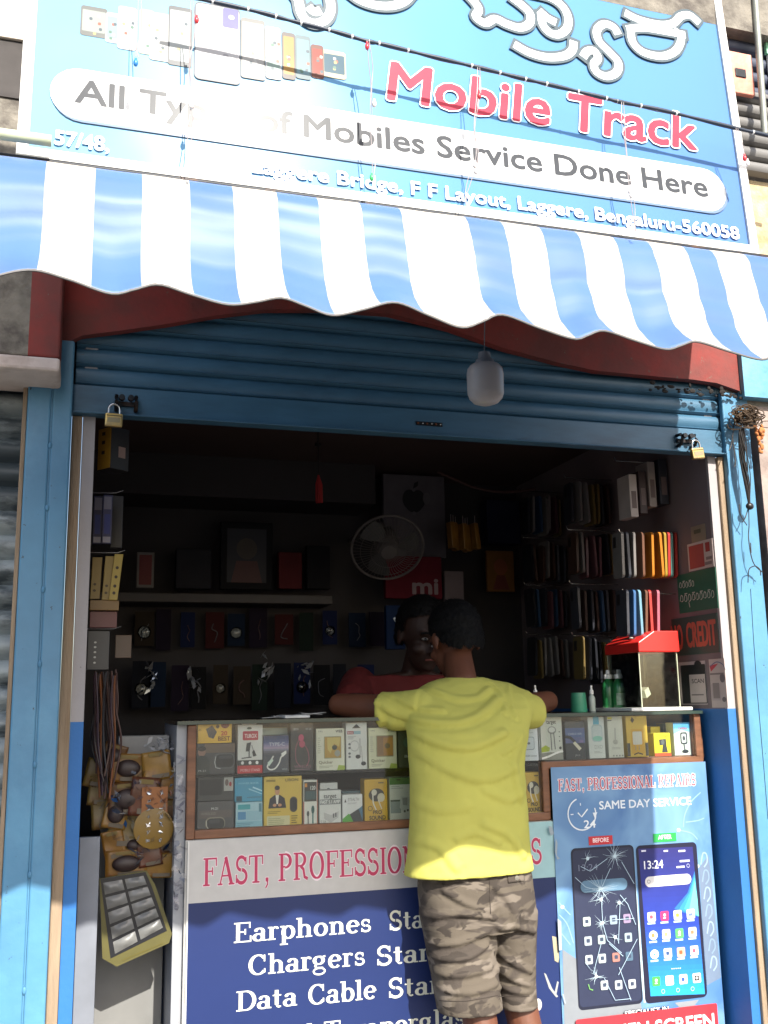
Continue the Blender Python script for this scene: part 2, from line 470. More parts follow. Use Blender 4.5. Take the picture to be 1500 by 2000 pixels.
DARKST = mat('dark_steel', (38, 40, 44), .5, metal=.6, var=.25, scale=30, col2=(80, 56, 40), mix=(.55, .7))
BLACKP = mat('black_plastic', (22, 22, 24), .4, var=.1)
WHITEP = mat('white_plastic', (226, 226, 222), .35, var=.03)
CHROME = mat('chrome_steel', (190, 190, 190), .22, metal=1, var=.08, scale=40)
BRASS = mat('worn_brass', (212, 180, 112), .36, metal=.85, var=.12, scale=40, col2=(170, 150, 110))

# ------------------------------------------------------------------ ground
g = MB()
g.box(-60, 60, -80, 40, -.4, -.02, mat('street_asphalt', (66, 62, 58), .95, var=.2, scale=3, bump=.5))  # dark asphalt, chosen to cut the light bounced under the canopy
tag(g.build('street_ground'), kind='structure')
g = MB()
g.box(-1.5, 3.2, -1.0, 0.0, -.019, 0.0, mat('pavement_cement', (92, 88, 82), .9, var=.15, scale=7, bump=.4))
tag(g.build('pavement'), kind='structure')
g = MB()
g.box(-.0, 1.98, 0.001, 1.6, -.019, 0.004, mat('shop_floor_tile', (96, 84, 76), .6, var=.12, scale=5))
tag(g.build('shop_floor'), kind='structure')

# ------------------------------------------------------------------ shop building
XL = spot(183, 910, 0).x            # inner edges of the opening
XR = spot(1383, 910, 0).x
ZS = spot(150, 1410, 0).z           # where the white paint changes to blue
ZSH = 1.984                         # underside of the half-raised shutter
YB = 1.5
shop = thing('shop_building', 'narrow blue and white painted shop with an open front under a striped awning', 'shop', (1.0, 0, 0))
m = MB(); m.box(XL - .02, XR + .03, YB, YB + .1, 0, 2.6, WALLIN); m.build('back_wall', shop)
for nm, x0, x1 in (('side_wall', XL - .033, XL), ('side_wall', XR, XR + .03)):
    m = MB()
    m.box(x0, x1, .0, .012, ZS, 2.6, WALLW); m.box(x0, x1, .0121, YB, ZS, 2.6, mat('side_wall_shaded_white', (116, 104, 106), .75, var=.1, scale=4, col2=(92, 80, 82), mix=(.5, .8)))  # white inner face coloured darker to stand for the shade indoors
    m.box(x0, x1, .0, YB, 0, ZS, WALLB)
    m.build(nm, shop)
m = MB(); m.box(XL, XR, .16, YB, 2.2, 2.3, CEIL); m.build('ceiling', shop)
m = MB(); m.box(XL, XL + 1.16, YB - .28, YB - .001, 2.03, 2.199, WALLIN); m.build('loft_ledge', shop)
# jambs
XJL0, XJL1 = spot(137, 900, -.01).x, XL - .034
m = MB(); m.box(XJL0, XJL1, -.012, .06, 0, ZSH - .003, WOODJ); m.build('door_jamb', shop, bevel=.003)
XJR0, XJR1 = XR + .031, spot(1418, 915, -.01).x
m = MB(); m.box(XJR0, XJR1, -.012, .06, 0, ZSH - .003, WOODJ); m.build('door_jamb', shop, bevel=.003)
# blue tube posts (two welded tubes on the left)
xa, xb, xm = spot(57, 900, -.06).x - .012, spot(136, 900, -.06).x, spot(96, 900, -.06).x
for q0, q1 in ((xa, xm - .0015), (xm + .0015, xb)):
    m = MB(); m.box(q0, q1, -.06, -.0125, 0, spot(130, 664, -.06).z, POST); m.build('door_post', shop, bevel=.005, seg=3)
m = MB()
for z in (.55, .82, 1.06, 1.33, 1.5, 1.72, 1.9): m.ell((xm + .001, -.0605, z + rnd.uniform(-.02, .02)), .005, .004, .009, POST, 8, 6)
m.box(xm - .0014, xm + .0014, -.0575, -.0126, 0, 2.17, POST); m.build('weld_seam', shop)
m = MB(); m.box(xa, XL + .1, .02, .06, ZSH + .03, 2.6, mat('filler_dark', (40, 52, 62), .7)); m.build('gap_filler', shop)  # dark filler added to stop light leaking past the slat ends
m = MB(); m.box(XR - .04, XR + .14, .02, .06, ZSH + .03, 2.6, MATS['filler_dark']); m.build('gap_filler', shop)  # the same added filler at the right end
xc, xd = spot(1425, 960, -.034).x, spot(1478, 983, -.034).x
m = MB(); m.box(xc, xd, -.034, -.0125, 0, 2.2, POST); m.build('door_post', shop, bevel=.005, seg=3)
# pale wooden edge beside the left post
m = MB(); m.box(xa - .012, xa - .001, -.05, .01, 0, 2.2, WOODJ); m.build('edge_strip', shop, bevel=.002)

# beam over the neighbour (left end): plaster, red return, whitewashed nosing
XB = spot(117, 690, -.2).x
XG = spot(58, 620, -.2).x
ZB0, ZB1 = spot(50, 722, -.2).z, spot(50, 694, -.2).z
m = MB()
m.box(-1.6, XG, -.2, .0, ZB1, 2.62, PLASTER)
m.box(XG, XB, -.2, .0, ZB1, 2.62, RED)
m.build('concrete_beam', shop, bevel=.006)
m = MB(); m.box(-1.6, XB + .002, -.206, .0, ZB0, ZB1 - .001, WHITEBAND); m.build('beam_nosing', shop, bevel=.008)
# red lintel over the shutter with an uneven painted lower edge
m = MB()
low = [(112, 672), (160, 655), (240, 645), (330, 632), (420, 616), (520, 604), (640, 604), (760, 612), (880, 642), (985, 680), (1090, 708), (1165, 724), (1240, 731), (1290, 736), (1352, 741), (1400, 748), (1446, 764)]
pts = [spot(x, y, -.05) for x, y in low]
pts[0].x = XB + .001
top = [Vector((p.x, -.05, 2.62)) for p in reversed(pts)]
m.prism(pts + top, (0, .03, 0), RED); m.build('lintel', shop)
XQ = spot(1446, 764, -.05).x
m = MB(); m.box(XQ + .001, 2.9, -.07, .0, spot(1470, 775, -.07).z, 2.62, mat('pale_blue_paint', (110, 165, 190), .7, var=.12, scale=10, col2=(86, 140, 170), bump=.4)); m.build('lintel_end', shop)
m = MB()
for i in range(46):                  # crumbled mortar and grime along the lintel's right end
    x = rnd.uniform(1.72, XQ + .05); zz = 2.195 - (x - 1.72) * .01 + rnd.uniform(-.018, .012)
    m.ell((x, -.052, zz), rnd.uniform(.004, .013), .004, rnd.uniform(.003, .008), mat('black_grime', (34, 30, 28), .95, var=.3, scale=40), 7, 5)
m.build('mortar_crumbs', shop, smooth=True)
# wall behind and above the sign
m = MB()
m.box(-1.6, 2.9, -.2, .0, 2.621, 4.6, PLASTER)
m.build('upper_wall', shop)
m = MB(); m.box(-1.6, spot(40, 60, -.21).x + .05, -.215, -.2005, spot(20, 76, -.21).z, 4.6, mat('cream_wash', (226, 214, 200), .85, var=.08, scale=6, bump=.3)); m.build('wall_panel', shop, bevel=.004)
m = MB(); m.box(-1.6, spot(40, 130, -.21).x + .05, -.205, -.2005, spot(20, 188, -.21).z, spot(20, 78, -.21).z, mat('vent_dark', (70, 66, 64), .9, var=.3, scale=12)); m.build('wall_vent', shop)
# right of the post: neighbour's pilaster
m = MB(); m.box(xd + .03, 3.0, -.03, .06, 0, 2.19, mat('neighbour_pink_wall', (158, 142, 134), .85, var=.14, scale=8, col2=(112, 98, 92), bump=.5)); m.build('pilaster', shop)
m = MB(); m.box(XR + .07, 2.9, -.0301, .0, 2.16, 2.25, PLASTER); m.build('sill_block', shop)

# ------------------------------------------------------------------ slatted shutters
def slats(mb, x0, x1, z0, z1, pitch, Y, mt, depth=.012, kind='flat'):
    """one rolled-steel curtain: profile swept along x"""
    prof = []
    z = z0
    while z < z1:
        if kind == 'flat':
            prof += [(z, .004), (z + pitch * .05, -.006), (z + pitch * .12, -depth), (z + pitch * .2, -.004), (z + pitch * .3, -.007), (z + pitch * .55, -.0105), (z + pitch * .8, -.008), (z + pitch * .93, -.001)]
        else:
            n = 9
            prof += [(z + pitch * (.05 + .9 * i / n), .008 - depth * 1.9 * math.sin(math.pi * i / n) ** .8) for i in range(n + 1)] + [(z + pitch * .975, .012)]
        z += pitch
    nx = max(2, int((x1 - x0) / .05))
    vs, fs = [], []
    for i in range(nx + 1):
        x = x0 + (x1 - x0) * i / nx
        for (zz, dy) in prof:
            wob = .0025 * noise.noise(Vector((x * 2.2, zz * 5, Y)))
            vs.append((x, Y + dy + wob, zz + .0015 * noise.noise(Vector((x * 1.3, zz, 4)))))
    L = len(prof)
    for i in range(nx):
        for k in range(L - 1):
            fs.append((i * L + k, (i + 1) * L + k, (i + 1) * L + k + 1, i * L + k + 1))
    mb.faces(vs, fs, mt)
xs0, xs1 = spot(146, 780, 0).x, spot(1408, 850, 0).x
sh = thing('roller_shutter', 'blue painted roller shutter half raised over the open shop front', 'shutter', ((xs0 + xs1) / 2, 0, ZSH))
ZR = spot(750, 797, 0).z
m = MB(); slats(m, xs0, xs1, ZR, 2.5, .0555, .0, SLAT); o = m.build('slat_curtain', sh, smooth=True)
m = MB(); m.box(xs0 - .01, xs1 + .012, -.016, .012, ZSH, ZR, SLAT); m.box(xs0 - .01, xs1 + .012, -.034, -.0165, ZSH, ZSH + .006, SLAT); rail = m.build('bottom_rail', sh, bevel=.003)
p0, p1 = spot(812, 824, -.0175), spot(864, 831, -.0175)
m = MB(); m.box(p0.x, p1.x, -.0185, -.0165, p1.z - .004, p1.z + .008, DARKST)
for q in range(6): m.ell((p0.x + (p1.x - p0.x) * (q + .5) / 6, -.0195, p1.z + .002), .0035, .003, .003, CHROME if q % 2 else mat('rust', (120, 64, 36), .9, var=.3), 8, 6)
m.build('handle_slot', sh)
for (cx, cy, sx) in ((246, 790, 1), (1336, 862, -1)):
    c = spot(cx, cy, -.02)
    m = MB()
    m.box(c.x - .028, c.x + .028, -.026, -.0175, c.z - .006, c.z + .006, DARKST)
    for q in (-1, 1):
        m.tube([c + Vector((q * .026, 0, .018)), c + Vector((q * .026, -.022, .016)), c + Vector((q * .026, -.03, 0)), c + Vector((q * .026, -.022, -.016)), c + Vector((q * .026, 0, -.018))], .0055, DARKST)
        m.lathe([(.0, -.032), (.008, -.032), (.009, -.02), (0.0, -.02)], c + Vector((q * .012, .002, .012)), DARKST, 10, 'y')
    m.build('hasp', sh, smooth=True)

def padlock(px, py, Y, w, tilt, label, warm):
    c = spot(px, py, Y)
    root = thing('padlock', label, 'padlock', c)
    h = w * .82
    R3 = Matrix.Rotation(tilt, 3, 'Y')
    m = MB(); m.obox(c, R3 @ Vector((w / 2, 0, 0)), Vector((0, w * .17, 0)), R3 @ Vector((0, 0, h / 2)), BRASS)
    body = m.build('lock_body', root, bevel=.004, seg=3)
    m = MB()
    m.obox(c + R3 @ Vector((0, -w * .172, -.001)), R3 @ Vector((w * .36, 0, 0)), Vector((0, .0006, 0)), R3 @ Vector((0, 0, h * .17)), mat('engraved_plate', (150, 138, 110), .4, metal=.8))
    m.obox(c + R3 @ Vector((0, -w * .172, h * .30)), R3 @ Vector((w * .42, 0, 0)), Vector((0, .0005, 0)), R3 @ Vector((0, 0, .001)), DARKST)
    m.build('engraving', body)
    m = MB()
    pts = [Vector((-w * .32, 0, h * .42)), Vector((-w * .32, 0, h * .78))] + [Vector((-w * .32 * math.cos(a), 0, h * .82 + w * .32 * math.sin(a))) for a in [math.pi * i / 10 for i in range(11)]] + [Vector((w * .32, 0, h * .42))]
    m.tube([c + R3 @ p for p in pts], w * .075, CHROME, 10); m.build('shackle', root, smooth=True)
padlock(222, 821, -.05, .046, .02, 'pale brass padlock hanging at the left end of the raised blue shutter', 0)
padlock(1362, 886, -.055, .045, -.12, 'sunlit brass padlock hanging at the right end of the raised blue shutter', 1)

# neighbour's shutter on the left
m = MB()
NSH = mat('neighbour_shutter_paint', (150, 160, 164), .5, var=.25, scale=7, col2=(66, 76, 82), mix=(.46, .56), bump=.3, stretch=(.7, 1, 2.2))
slats(m, -1.5, xa - .014, .02, 2.2, .0655, .03, NSH, .015, 'round')
o = m.build('neighbour_shutter', None, smooth=True)
tag(o, 'closed dark slate shutter with rounded peeling slats left of the blue post', 'shutter')

# ------------------------------------------------------------------ signboard
YSG = -1.2                                     # the sign hangs on the edge of a canopy 1.2 m out
SX0, SX1 = spot(47, 300, YSG).x - .008, spot(1476, 488, YSG).x
SZ0, SZ1 = spot(60, 300, YSG).z - .005, 3.35
FLEX = bpy.data.materials.new('sign_flex_print'); FLEX.use_nodes = True
n, l = FLEX.node_tree.nodes, FLEX.node_tree.links
pb = n['Principled BSDF']; pb.inputs['Roughness'].default_value = .24; pb.inputs['Specular IOR Level'].default_value = .045
tc = n.new('ShaderNodeTexCoord'); sx = n.new('ShaderNodeSeparateXYZ'); l.new(tc.outputs['Object'], sx.inputs[0])
mx = n.new('ShaderNodeMath'); mx.operation = 'MULTIPLY_ADD'; mx.inputs[1].default_value = -.55; l.new(sx.outputs[2], mx.inputs[0]); l.new(sx.outputs[0], mx.inputs[2])
nz = n.new('ShaderNodeTexNoise'); nz.inputs['Scale'].default_value = 2.2; l.new(tc.outputs['Object'], nz.inputs[0])
ad = n.new('ShaderNodeMath'); ad.operation = 'MULTIPLY_ADD'; ad.inputs[1].default_value = .5; l.new(nz.outputs[0], ad.inputs[0]); l.new(mx.outputs[0], ad.inputs[2])
rp = n.new('ShaderNodeValToRGB'); l.new(ad.outputs[0], rp.inputs[0])
mr = n.new('ShaderNodeMapRange'); mr.inputs[1].default_value = -1.3; mr.inputs[2].default_value = 1.5; l.new(ad.outputs[0], mr.inputs[0]); l.new(mr.outputs[0], rp.inputs[0])
rp.color_ramp.elements[0].position = .08; rp.color_ramp.elements[0].color = (*lin((126, 170, 192)), 1)
rp.color_ramp.elements[1].position = .97; rp.color_ramp.elements[1].color = (*lin((84, 106, 164)), 1)
e = rp.color_ramp.elements.new(.5); e.color = (*lin((92, 140, 182)), 1)
l.new(rp.outputs[0], pb.inputs['Base Color'])
wv = n.new('ShaderNodeTexNoise'); wv.inputs['Scale'].default_value = 2.6; wv.inputs['Detail'].default_value = 2; l.new(tc.outputs['Object'], wv.inputs[0])
bp = n.new('ShaderNodeBump'); bp.inputs['Strength'].default_value = .25; bp.inputs['Distance'].default_value = .02; l.new(wv.outputs[0], bp.inputs['Height']); l.new(bp.outputs[0], pb.inputs['Normal'])

TILT = math.radians(4.3)                        # the board leans back a little
SV, SN = Vector((0, math.sin(TILT), math.cos(TILT))), Vector((0, -math.cos(TILT), math.sin(TILT)))
SO = Vector((0, YSG, SZ0))
def tilted(mb):
    mb.v = [SO + Vector((v.x, 0, 0)) + SV * (v.z - SZ0) - SN * (v.y - YSG) for v in mb.v]; return mb
def sign_uv(px, py):
    d = RW @ Vector((px - 750, py - 1000, FOC)); p = CAM + d * ((SO - CAM).dot(SN) / d.dot(SN))
    return (p.x, (p - SO).dot(SV))
sign = thing('shop_sign', 'large blue printed shop signboard above the striped awning', 'signboard', ((SX0 + SX1) / 2, YSG, SZ0))
m = MB(); m.box(SX0, SX1, YSG, YSG + .03, SZ0, SZ1, FLEX); tilted(m).build('sign_panel', sign)
m = MB()
WF = mat('white_sign_frame', (222, 220, 214), .5, var=.05)
fw = .0145
m.box(SX0 - .004, SX0 + fw, YSG - .006, YSG + .034, SZ0 - .004, SZ1, WF); m.box(SX1 - fw, SX1 + .004, YSG - .006, YSG + .034, SZ0 - .004, SZ1, WF)
m.box(SX0 + fw, SX1 - fw, YSG - .006, YSG + .034, SZ0 - .004, SZ0 + fw, WF)
tilted(m).build('sign_frame', sign, bevel=.002)
m = MB()
for x in ((SX0 + SX1) / 2, SX1 - .1):
    for z in (2.8,): m = MB(); m.box(x - .015, x + .015, YSG + .0345, YSG + .0395, z - .2, z + .1, DARKST); tilted(m).build('sign_bracket', sign)
m = MB(); m.box(.02, 1.95, YSG + .04, -.201, 2.6, 2.72, PLASTER); m.box(1.56, 1.95, YSG + .01, YSG + .039, SZ0, 2.72, PLASTER); m.build('unseen_canopy_blocker', shop)  # unseen slab and fascia, added to block sun over the shop's right half
A = Art(SO, (1, 0, 0), SV, SN, sign_uv, .00002); A.rough = .24
# row of handsets
PH = lambda x, y: (140 + .3733 * x, .3733 * y)
for (x0, y0, x1, y1, c1, c2) in ((50, 25, 182, 205, '686a68', '888e8a'), (180, 62, 246, 232, '9da3a3', '7d959f'), (355, 45, 425, 292, '91998e', 'a1a59f'), (245, 30, 336, 270, 'a5a7a7', '9ca3a7'), (412, 62, 516, 330, '9ea29c', 'a7a8a5'), (508, 28, 628, 358, '5f6163', '979c9c'), (1310, 258, 1436, 422, 'a29c85', '3d5663'), (1250, 232, 1320, 418, '684841', '823d36'), (1168, 182, 1252, 424, '616f73', '6a858e'), (1098, 168, 1172, 424, '5f5957', '987748'), (1012, 138, 1097, 425, 'a4a5a5', '7f908a'), (884, 92, 1012, 428, '727270', '959594')):
    a, b_ = PH(x0, y0), PH(x1, y1)
    A.rect(*a, *b_, c1, .005)
    sc_ = 8
    a, b_ = PH(x0 + sc_, y0 + 22), PH(x1 - sc_, y1 - 26)
    A.rect(*a, *b_, c2, .002)
    for q in range(5):
        u_, v_ = x0 + (x1 - x0) * rnd.uniform(.2, .75), y0 + (y1 - y0) * rnd.uniform(.25, .8)
        A.rect(*PH(u_, v_), *PH(u_ + 16, v_ + 18), rnd.choice(['a4a5a4', '545d63', '925d52', '5b7368', '9b926c']), .002)
A.rect(*PH(645, 10), *PH(882, 452), '606166', .009)
A.rect(*PH(650, 18), *PH(876, 444), 'a5a5a7', .008)
A.rect(*PH(790, 44), *PH(872, 160), '5d5b88', .004)
for (q, w_, c_) in ((690, 90, '9d9ba1'), (745, 60, 'a09595'), (668, 150, '929298'), (820, 82, 'a8a8ad'), (790, 170, '7d7d88'), (790, 285, '88888d')): A.rect(*PH(q, w_), *PH(q + 30, w_ + 28), c_, .004)
# lozenge with the service line
xa_, xb_ = sign_uv(97, 188)[0], sign_uv(1417, 385)[0]
zt, zb = (sign_uv(140, 137)[1] + sign_uv(1375, 328)[1]) / 2, (sign_uv(150, 238)[1] + sign_uv(1395, 412)[1]) / 2
mid = A.m2
A.m2 = lambda x, z: (x, z)
A.rect(xa_ + .003, zt - .004, xb_ + .004, zb - .005, '6d7f98', (zt - zb) / 2)
A.rect(xa_, zt, xb_, zb, 'dcdcda', (zt - zb) / 2)
A.m2 = mid
A.text('All Types of Mobiles Service Done Here', (147, 204), (1381, 383), (150, 160), '484a4e', .02, outline=(.04, '64666a'))
A.text('Mobile Track', (757, 199), (1358, 290), (763, 128), 'b84656', .035, skew=.14, outline=(.065, 'f5f3f3'))
A.text('57/48,', (107, 284), (212, 297), (107, 257), 'f2f5f7', .045)
A.text('Laggere Bridge, F F Layout, Laggere, Bengaluru-560058', (493, 345), (1442, 463), (493, 319), 'f2f5f7', .04)
# Kannada lettering, white with a grey edge
K1 = lambda x, y: (550 + .3046 * x, .3046 * y)
K2 = lambda x, y: (900 + .5042 * x, .5042 * y)
strokes = [[K1(*p) for p in [(60, -50), (104, 10), (122, 90), (160, 140), (222, 158), (282, 132), (312, 76), (308, 10), (290, -50)]], [K1(*p) for p in [(168, 50), (206, 84), (250, 76)]],
    [K1(*p) for p in [(430, -40), (500, 10), (600, 42), (700, 46), (780, 20), (830, -30)]],
    [K2(*p) for p in [(26, -14), (58, 22), (66, 46), (56, 70), (92, 94), (130, 78), (176, 98), (226, 112), (262, 96), (266, 60), (238, 28), (196, -4)]],
    [K2(*p) for p in [(300, 46), (332, 74), (366, 92)]], [K2(*p) for p in [(308, 54), (314, 98), (340, 130), (376, 138), (408, 114), (412, 70), (388, 26), (340, -6), (270, -24)]],
    [K2(*p) for p in [(204, 176), (262, 208), (330, 226), (394, 222), (428, 200), (434, 164)]],
    [K2(*p) for p in [(606, 138), (588, 110), (552, 98), (524, 122), (532, 164), (572, 206), (606, 246), (600, 284), (562, 300), (524, 284), (512, 254), (528, 230), (512, 202), (486, 204), (470, 226)]],
    [K2(*p) for p in [(632, 54), (690, 82), (770, 100), (820, 94), (848, 68), (884, 64), (920, 94)]],
    [K2(*p) for p in [(640, 118), (700, 112), (780, 124), (866, 140)]], [K2(*p) for p in [(654, 122), (664, 170), (706, 208), (776, 222), (830, 200), (850, 150), (820, 120)]]]
for c_, w_ in (('5a646a', .0285), ('f6f7f7', .0172)):
    for st in strokes:
        if w_ > .02:                                   # the grey edge also runs past the stroke ends
            (ax, ay), (bx, by), (cx, cy), (dx, dy) = st[0], st[1], st[-2], st[-1]
            L0, L1 = math.hypot(bx - ax, by - ay), math.hypot(dx - cx, dy - cy)
            st = [(ax - (bx - ax) / L0 * 6, ay - (by - ay) / L0 * 6)] + list(st) + [(dx + (dx - cx) / L1 * 6, dy + (dy - cy) / L1 * 6)]
        A.line(st, w_, c_, smooth=True)
A.build('printed_lettering', sign)

# ------------------------------------------------------------------ awning
STB = [spot(px, 500, -1.27).x for px in (-20, 79, 180, 275, 371, 459.5, 549, 632, 717, 797, 928, 1000, 1076, 1150, 1224, 1294, 1364, 1420, 1484)]
while STB[-1] < 1.90: STB.append(STB[-1] + .058)
STB[-1] = 1.95
STB = [STB[0] - .2, STB[0] - .135, STB[0] - .068] + STB
SCAL = [(-60, 556), (50, 528), (130, 545), (215, 574), (262, 566), (310, 556), (372, 575), (445, 595), (500, 590), (550, 582), (598, 598), (650, 616), (712, 604), (772, 591), (836, 616), (900, 640), (942, 628), (980, 615), (1050, 640), (1120, 662), (1150, 654), (1180, 646), (1240, 665), (1300, 682), (1332, 674), (1362, 667), (1424, 686), (1485, 702), (1515, 694), (1550, 684), (1610, 702), (1670, 722), (1740, 712)]
sp_ = [(lambda p: (p.x, p.z))(spot(x, y, -1.34)) for x, y in SCAL]
sp_ = spline(sp_, 6)
def zlow(x):
    for (x0, z0), (x1, z1) in zip(sp_, sp_[1:]):
        if x0 <= x <= x1: return z0 + (z1 - z0) * (x - x0) / (x1 - x0)
    return (sp_[0][1] + .01 * math.sin((x - sp_[0][0]) * 36)) if x < sp_[0][0] else sp_[-1][1] + .012 * math.sin((x - sp_[-1][0]) * 36)
PR = [(0, -1.09), (.012, -1.2115)] + [(max(v_, .0121), -1.212 - .55 * (-y_ - .315)) for v_, y_ in ((0, -.315), (.06, -.345), (.14, -.372), (.3, -.392), (.5, -.405), (.68, -.425), (.82, -.462), (.92, -.505), (1, -.55))]
def yprof(v):
    for (a, y0), (b2, y1) in zip(PR, PR[1:]):
        if a <= v <= b2:
            t = (v - a) / (b2 - a); return y0 + (y1 - y0) * t
VB = mat('awning_blue_vinyl', (74, 104, 154), .47, var=.12, scale=4, bump=.12, bscale=12, spec=.35)
VW = mat('awning_white_vinyl', (172, 165, 156), .4, var=.05, scale=5, col2=(146, 134, 116), mix=(.52, .8), bump=.12, bscale=12, spec=.35)
aw = thing('striped_awning', 'blue and white striped vinyl awning with a scalloped lower edge below the shop sign', 'awning', (1.0, -1.2, SZ0))
m = MB(); NV = 34
for i in range(len(STB) - 1):
    x0, x1 = STB[i], STB[i + 1]; nx = 7
    vs, fs = [], []
    for a in range(nx + 1):
        x = x0 + (x1 - x0) * a / nx
        for k in range(NV + 1):
            v = k / NV
            z1 = zlow(x); z = SZ0 - .009 + (z1 - SZ0 + .009) * v
            w1 = noise.noise(Vector((x * 3.3, v * 2.2, 1.7))); w2 = noise.noise(Vector((x * 1.7 + v * .8, v * 7, 5.1)))
            amp = min(1, v * 5) * min(1, .25 + (1 - v) * 3)
            vs.append((x, yprof(v) + amp * (.013 * w1 + .0055 * w2) , z + .004 * amp * w1))
    for a in range(nx):
        for k in range(NV):
            fs.append((a * (NV + 1) + k, (a + 1) * (NV + 1) + k, (a + 1) * (NV + 1) + k + 1, a * (NV + 1) + k + 1))
    m.faces(vs, fs, VB if i % 2 == 1 else VW)
fab = m.build('vinyl_cover', aw, smooth=True)
for md in list(fab.modifiers): fab.modifiers.remove(md)
md = fab.modifiers.new('Solid', 'SOLIDIFY'); md.thickness = .0016; md.offset = 1
m = MB()
hem = []
for i in range(260):
    x = STB[0] + .002 + (STB[-1] - STB[0] - .004) * i / 259; z1 = zlow(x); w1 = noise.noise(Vector((x * 3.3, 2.2, 1.7))); w2 = noise.noise(Vector((x * 1.7 + .8, 7, 5.1)))
    hem.append((x, yprof(1) + .25 * (.013 * w1 + .0055 * w2) + .0006, z1 + .001 * w1))
m.tube(hem, .0022, mat('hem_tape', (110, 108, 108), .6), 6); m.build('hem_tape', aw, smooth=True)
m = MB(); m.tube([(STB[0], -1.203, SZ0 - .008), (STB[-1], -1.203, SZ0 - .008)], .006, DARKST, 10); m.build('top_tube', aw, smooth=True)
for x in (.3, 1.15, 1.9):
    m = MB(); m.tube([(x, -.9, 2.6), (x, -1.02, 2.3), (x, -1.14, SZ0 + .01)], .007, DARKST, 8); m.build('support_arm', aw, smooth=True)

# ------------------------------------------------------------------ string lights across the sign
CAB = [(330, -14), (400, 0), (500, 22), (575, 42), (655, 62), (715, 80), (750, 87), (850, 112), (935, 132), (1015, 152), (1080, 167), (1175, 190), (1215, 200), (1300, 217), (1435, 250), (1500, 265), (1580, 286)]
cp = spline([tuple(spot(x, y, YSG - .045)) for x, y in CAB], 6)
WIRE = mat('dark_wire', (36, 46, 62), .5, var=.15)
THIN = mat('thin_clear_wire', (150, 140, 140), .4, var=.2)
sl = thing('string_light', 'dark twisted string light cable with dangling bulbs strung across the shop sign', 'string light', cp[0])
m = MB(); m.tube(cp, [(.0028 + .0015 * abs(math.sin(i * .55))) for i in range(len(cp))], WIRE, 8)
for i in range(3, len(cp), 4):
    a = Vector(cp[i]); b2 = Vector(cp[min(i + 1, len(cp) - 1)]); d = (b2 - a).normalized() * .0016
    m.tube([a - d, a + d], .0042, WHITEP, 8)
m.build('cable', sl, smooth=True)
LED = glass('led_bulb_clear', (240, 240, 240), .1)
DR = [([(372, -6), (372, 60), (369, 130), (373, 205), (366, 262), (369, 345)], [((374, 205), 'w'), ((384, 38), 'r')]),
      ([(270, -6), (268, 60), (266, 92), (265, 112)], [((265, 122), 'b')]),
      ([(716, 80), (720, 130), (724, 170), (722, 230), (726, 300), (727, 350)], [((717, 90), 'r'), ((731, 202), 'w'), ((726, 346), 'g')]),
      ([(932, 133), (931, 180), (925, 250), (929, 305), (912, 355), (908, 390), (913, 416)], [((936, 186), 'r'), ((928, 322), 'w'), ((930, 334), 'w')]),
      ([(1213, 200), (1213, 240), (1221, 290), (1225, 340), (1232, 400), (1238, 440), (1240, 460)], [((1229, 372), 'w'), ((1232, 380), 'w')]),
      ([(1436, 251), (1444, 285), (1452, 305)], [((1454, 308), 'r'), ((1460, 318), 'w')])]
CLR = {'r': mat('bulb_red', (206, 60, 66), .3), 'g': mat('bulb_green', (70, 190, 110), .3), 'b': mat('bulb_blue', (50, 120, 190), .3), 'w': mat('bulb_milky', (222, 216, 212), .3)}
for pts, bs in DR:
    m = MB()
    for off in (0, .004):
        m.tube(spline([tuple(spot(x, y, YSG - .046) + Vector((off * (1 + .8 * math.sin(k * 2.1)), -.002, 0))) for k, (x, y) in enumerate(pts)], 5), (.0008), THIN, 6)
    st = m.build('strand', sl, smooth=True)
    for (x, y), c_ in bs:
        c = spot(x, y, YSG - .05)
        m = MB(); m.lathe([(q0 * .68, q1 * .68) for q0, q1 in ((0, -.011), (.004, -.009), (.0058, -.003), (.0052, .004), (.003, .007), (.003, .012), (0, .012))], c, CLR[c_], 10); m.build('bulb', st, smooth=True)

# ------------------------------------------------------------------ lamp under the awning
c = spot(948, 750, -.8)
lamp = thing('led_lamp', 'fat white LED bulb hanging unlit under the awning in front of the shutter', 'lamp', c)
MILK = mat('milky_lamp', (168, 165, 168), .4, var=.05)
LS = .76
m = MB(); m.lathe([(q0 * LS, q1 * LS) for q0, q1 in ((0, -.063), (.02, -.0615), (.037, -.055), (.048, -.043), (.0525, -.03), (.0535, .03), (.051, .045), (.043, .055), (.03, .06), (0, .061))], c, MILK, 32); m.build('bulb', lamp, smooth=True)
m = MB(); m.lathe([(q0 * LS, q1 * LS) for q0, q1 in ((.030, .0603), (.026, .072), (.019, .078), (.017, .095), (0, .096))], c, mat('lamp_neck', (120, 124, 132), .5), 20); m.build('lamp_holder', lamp, smooth=True)
m = MB(); m.tube([c + Vector((0, 0, .07)), c + Vector((.004, -.01, .22)), Vector((c.x, c.y, 2.6))], .0011, mat('pale_cord', (110, 112, 118), .6), 8); m.build('cord', lamp, smooth=True)

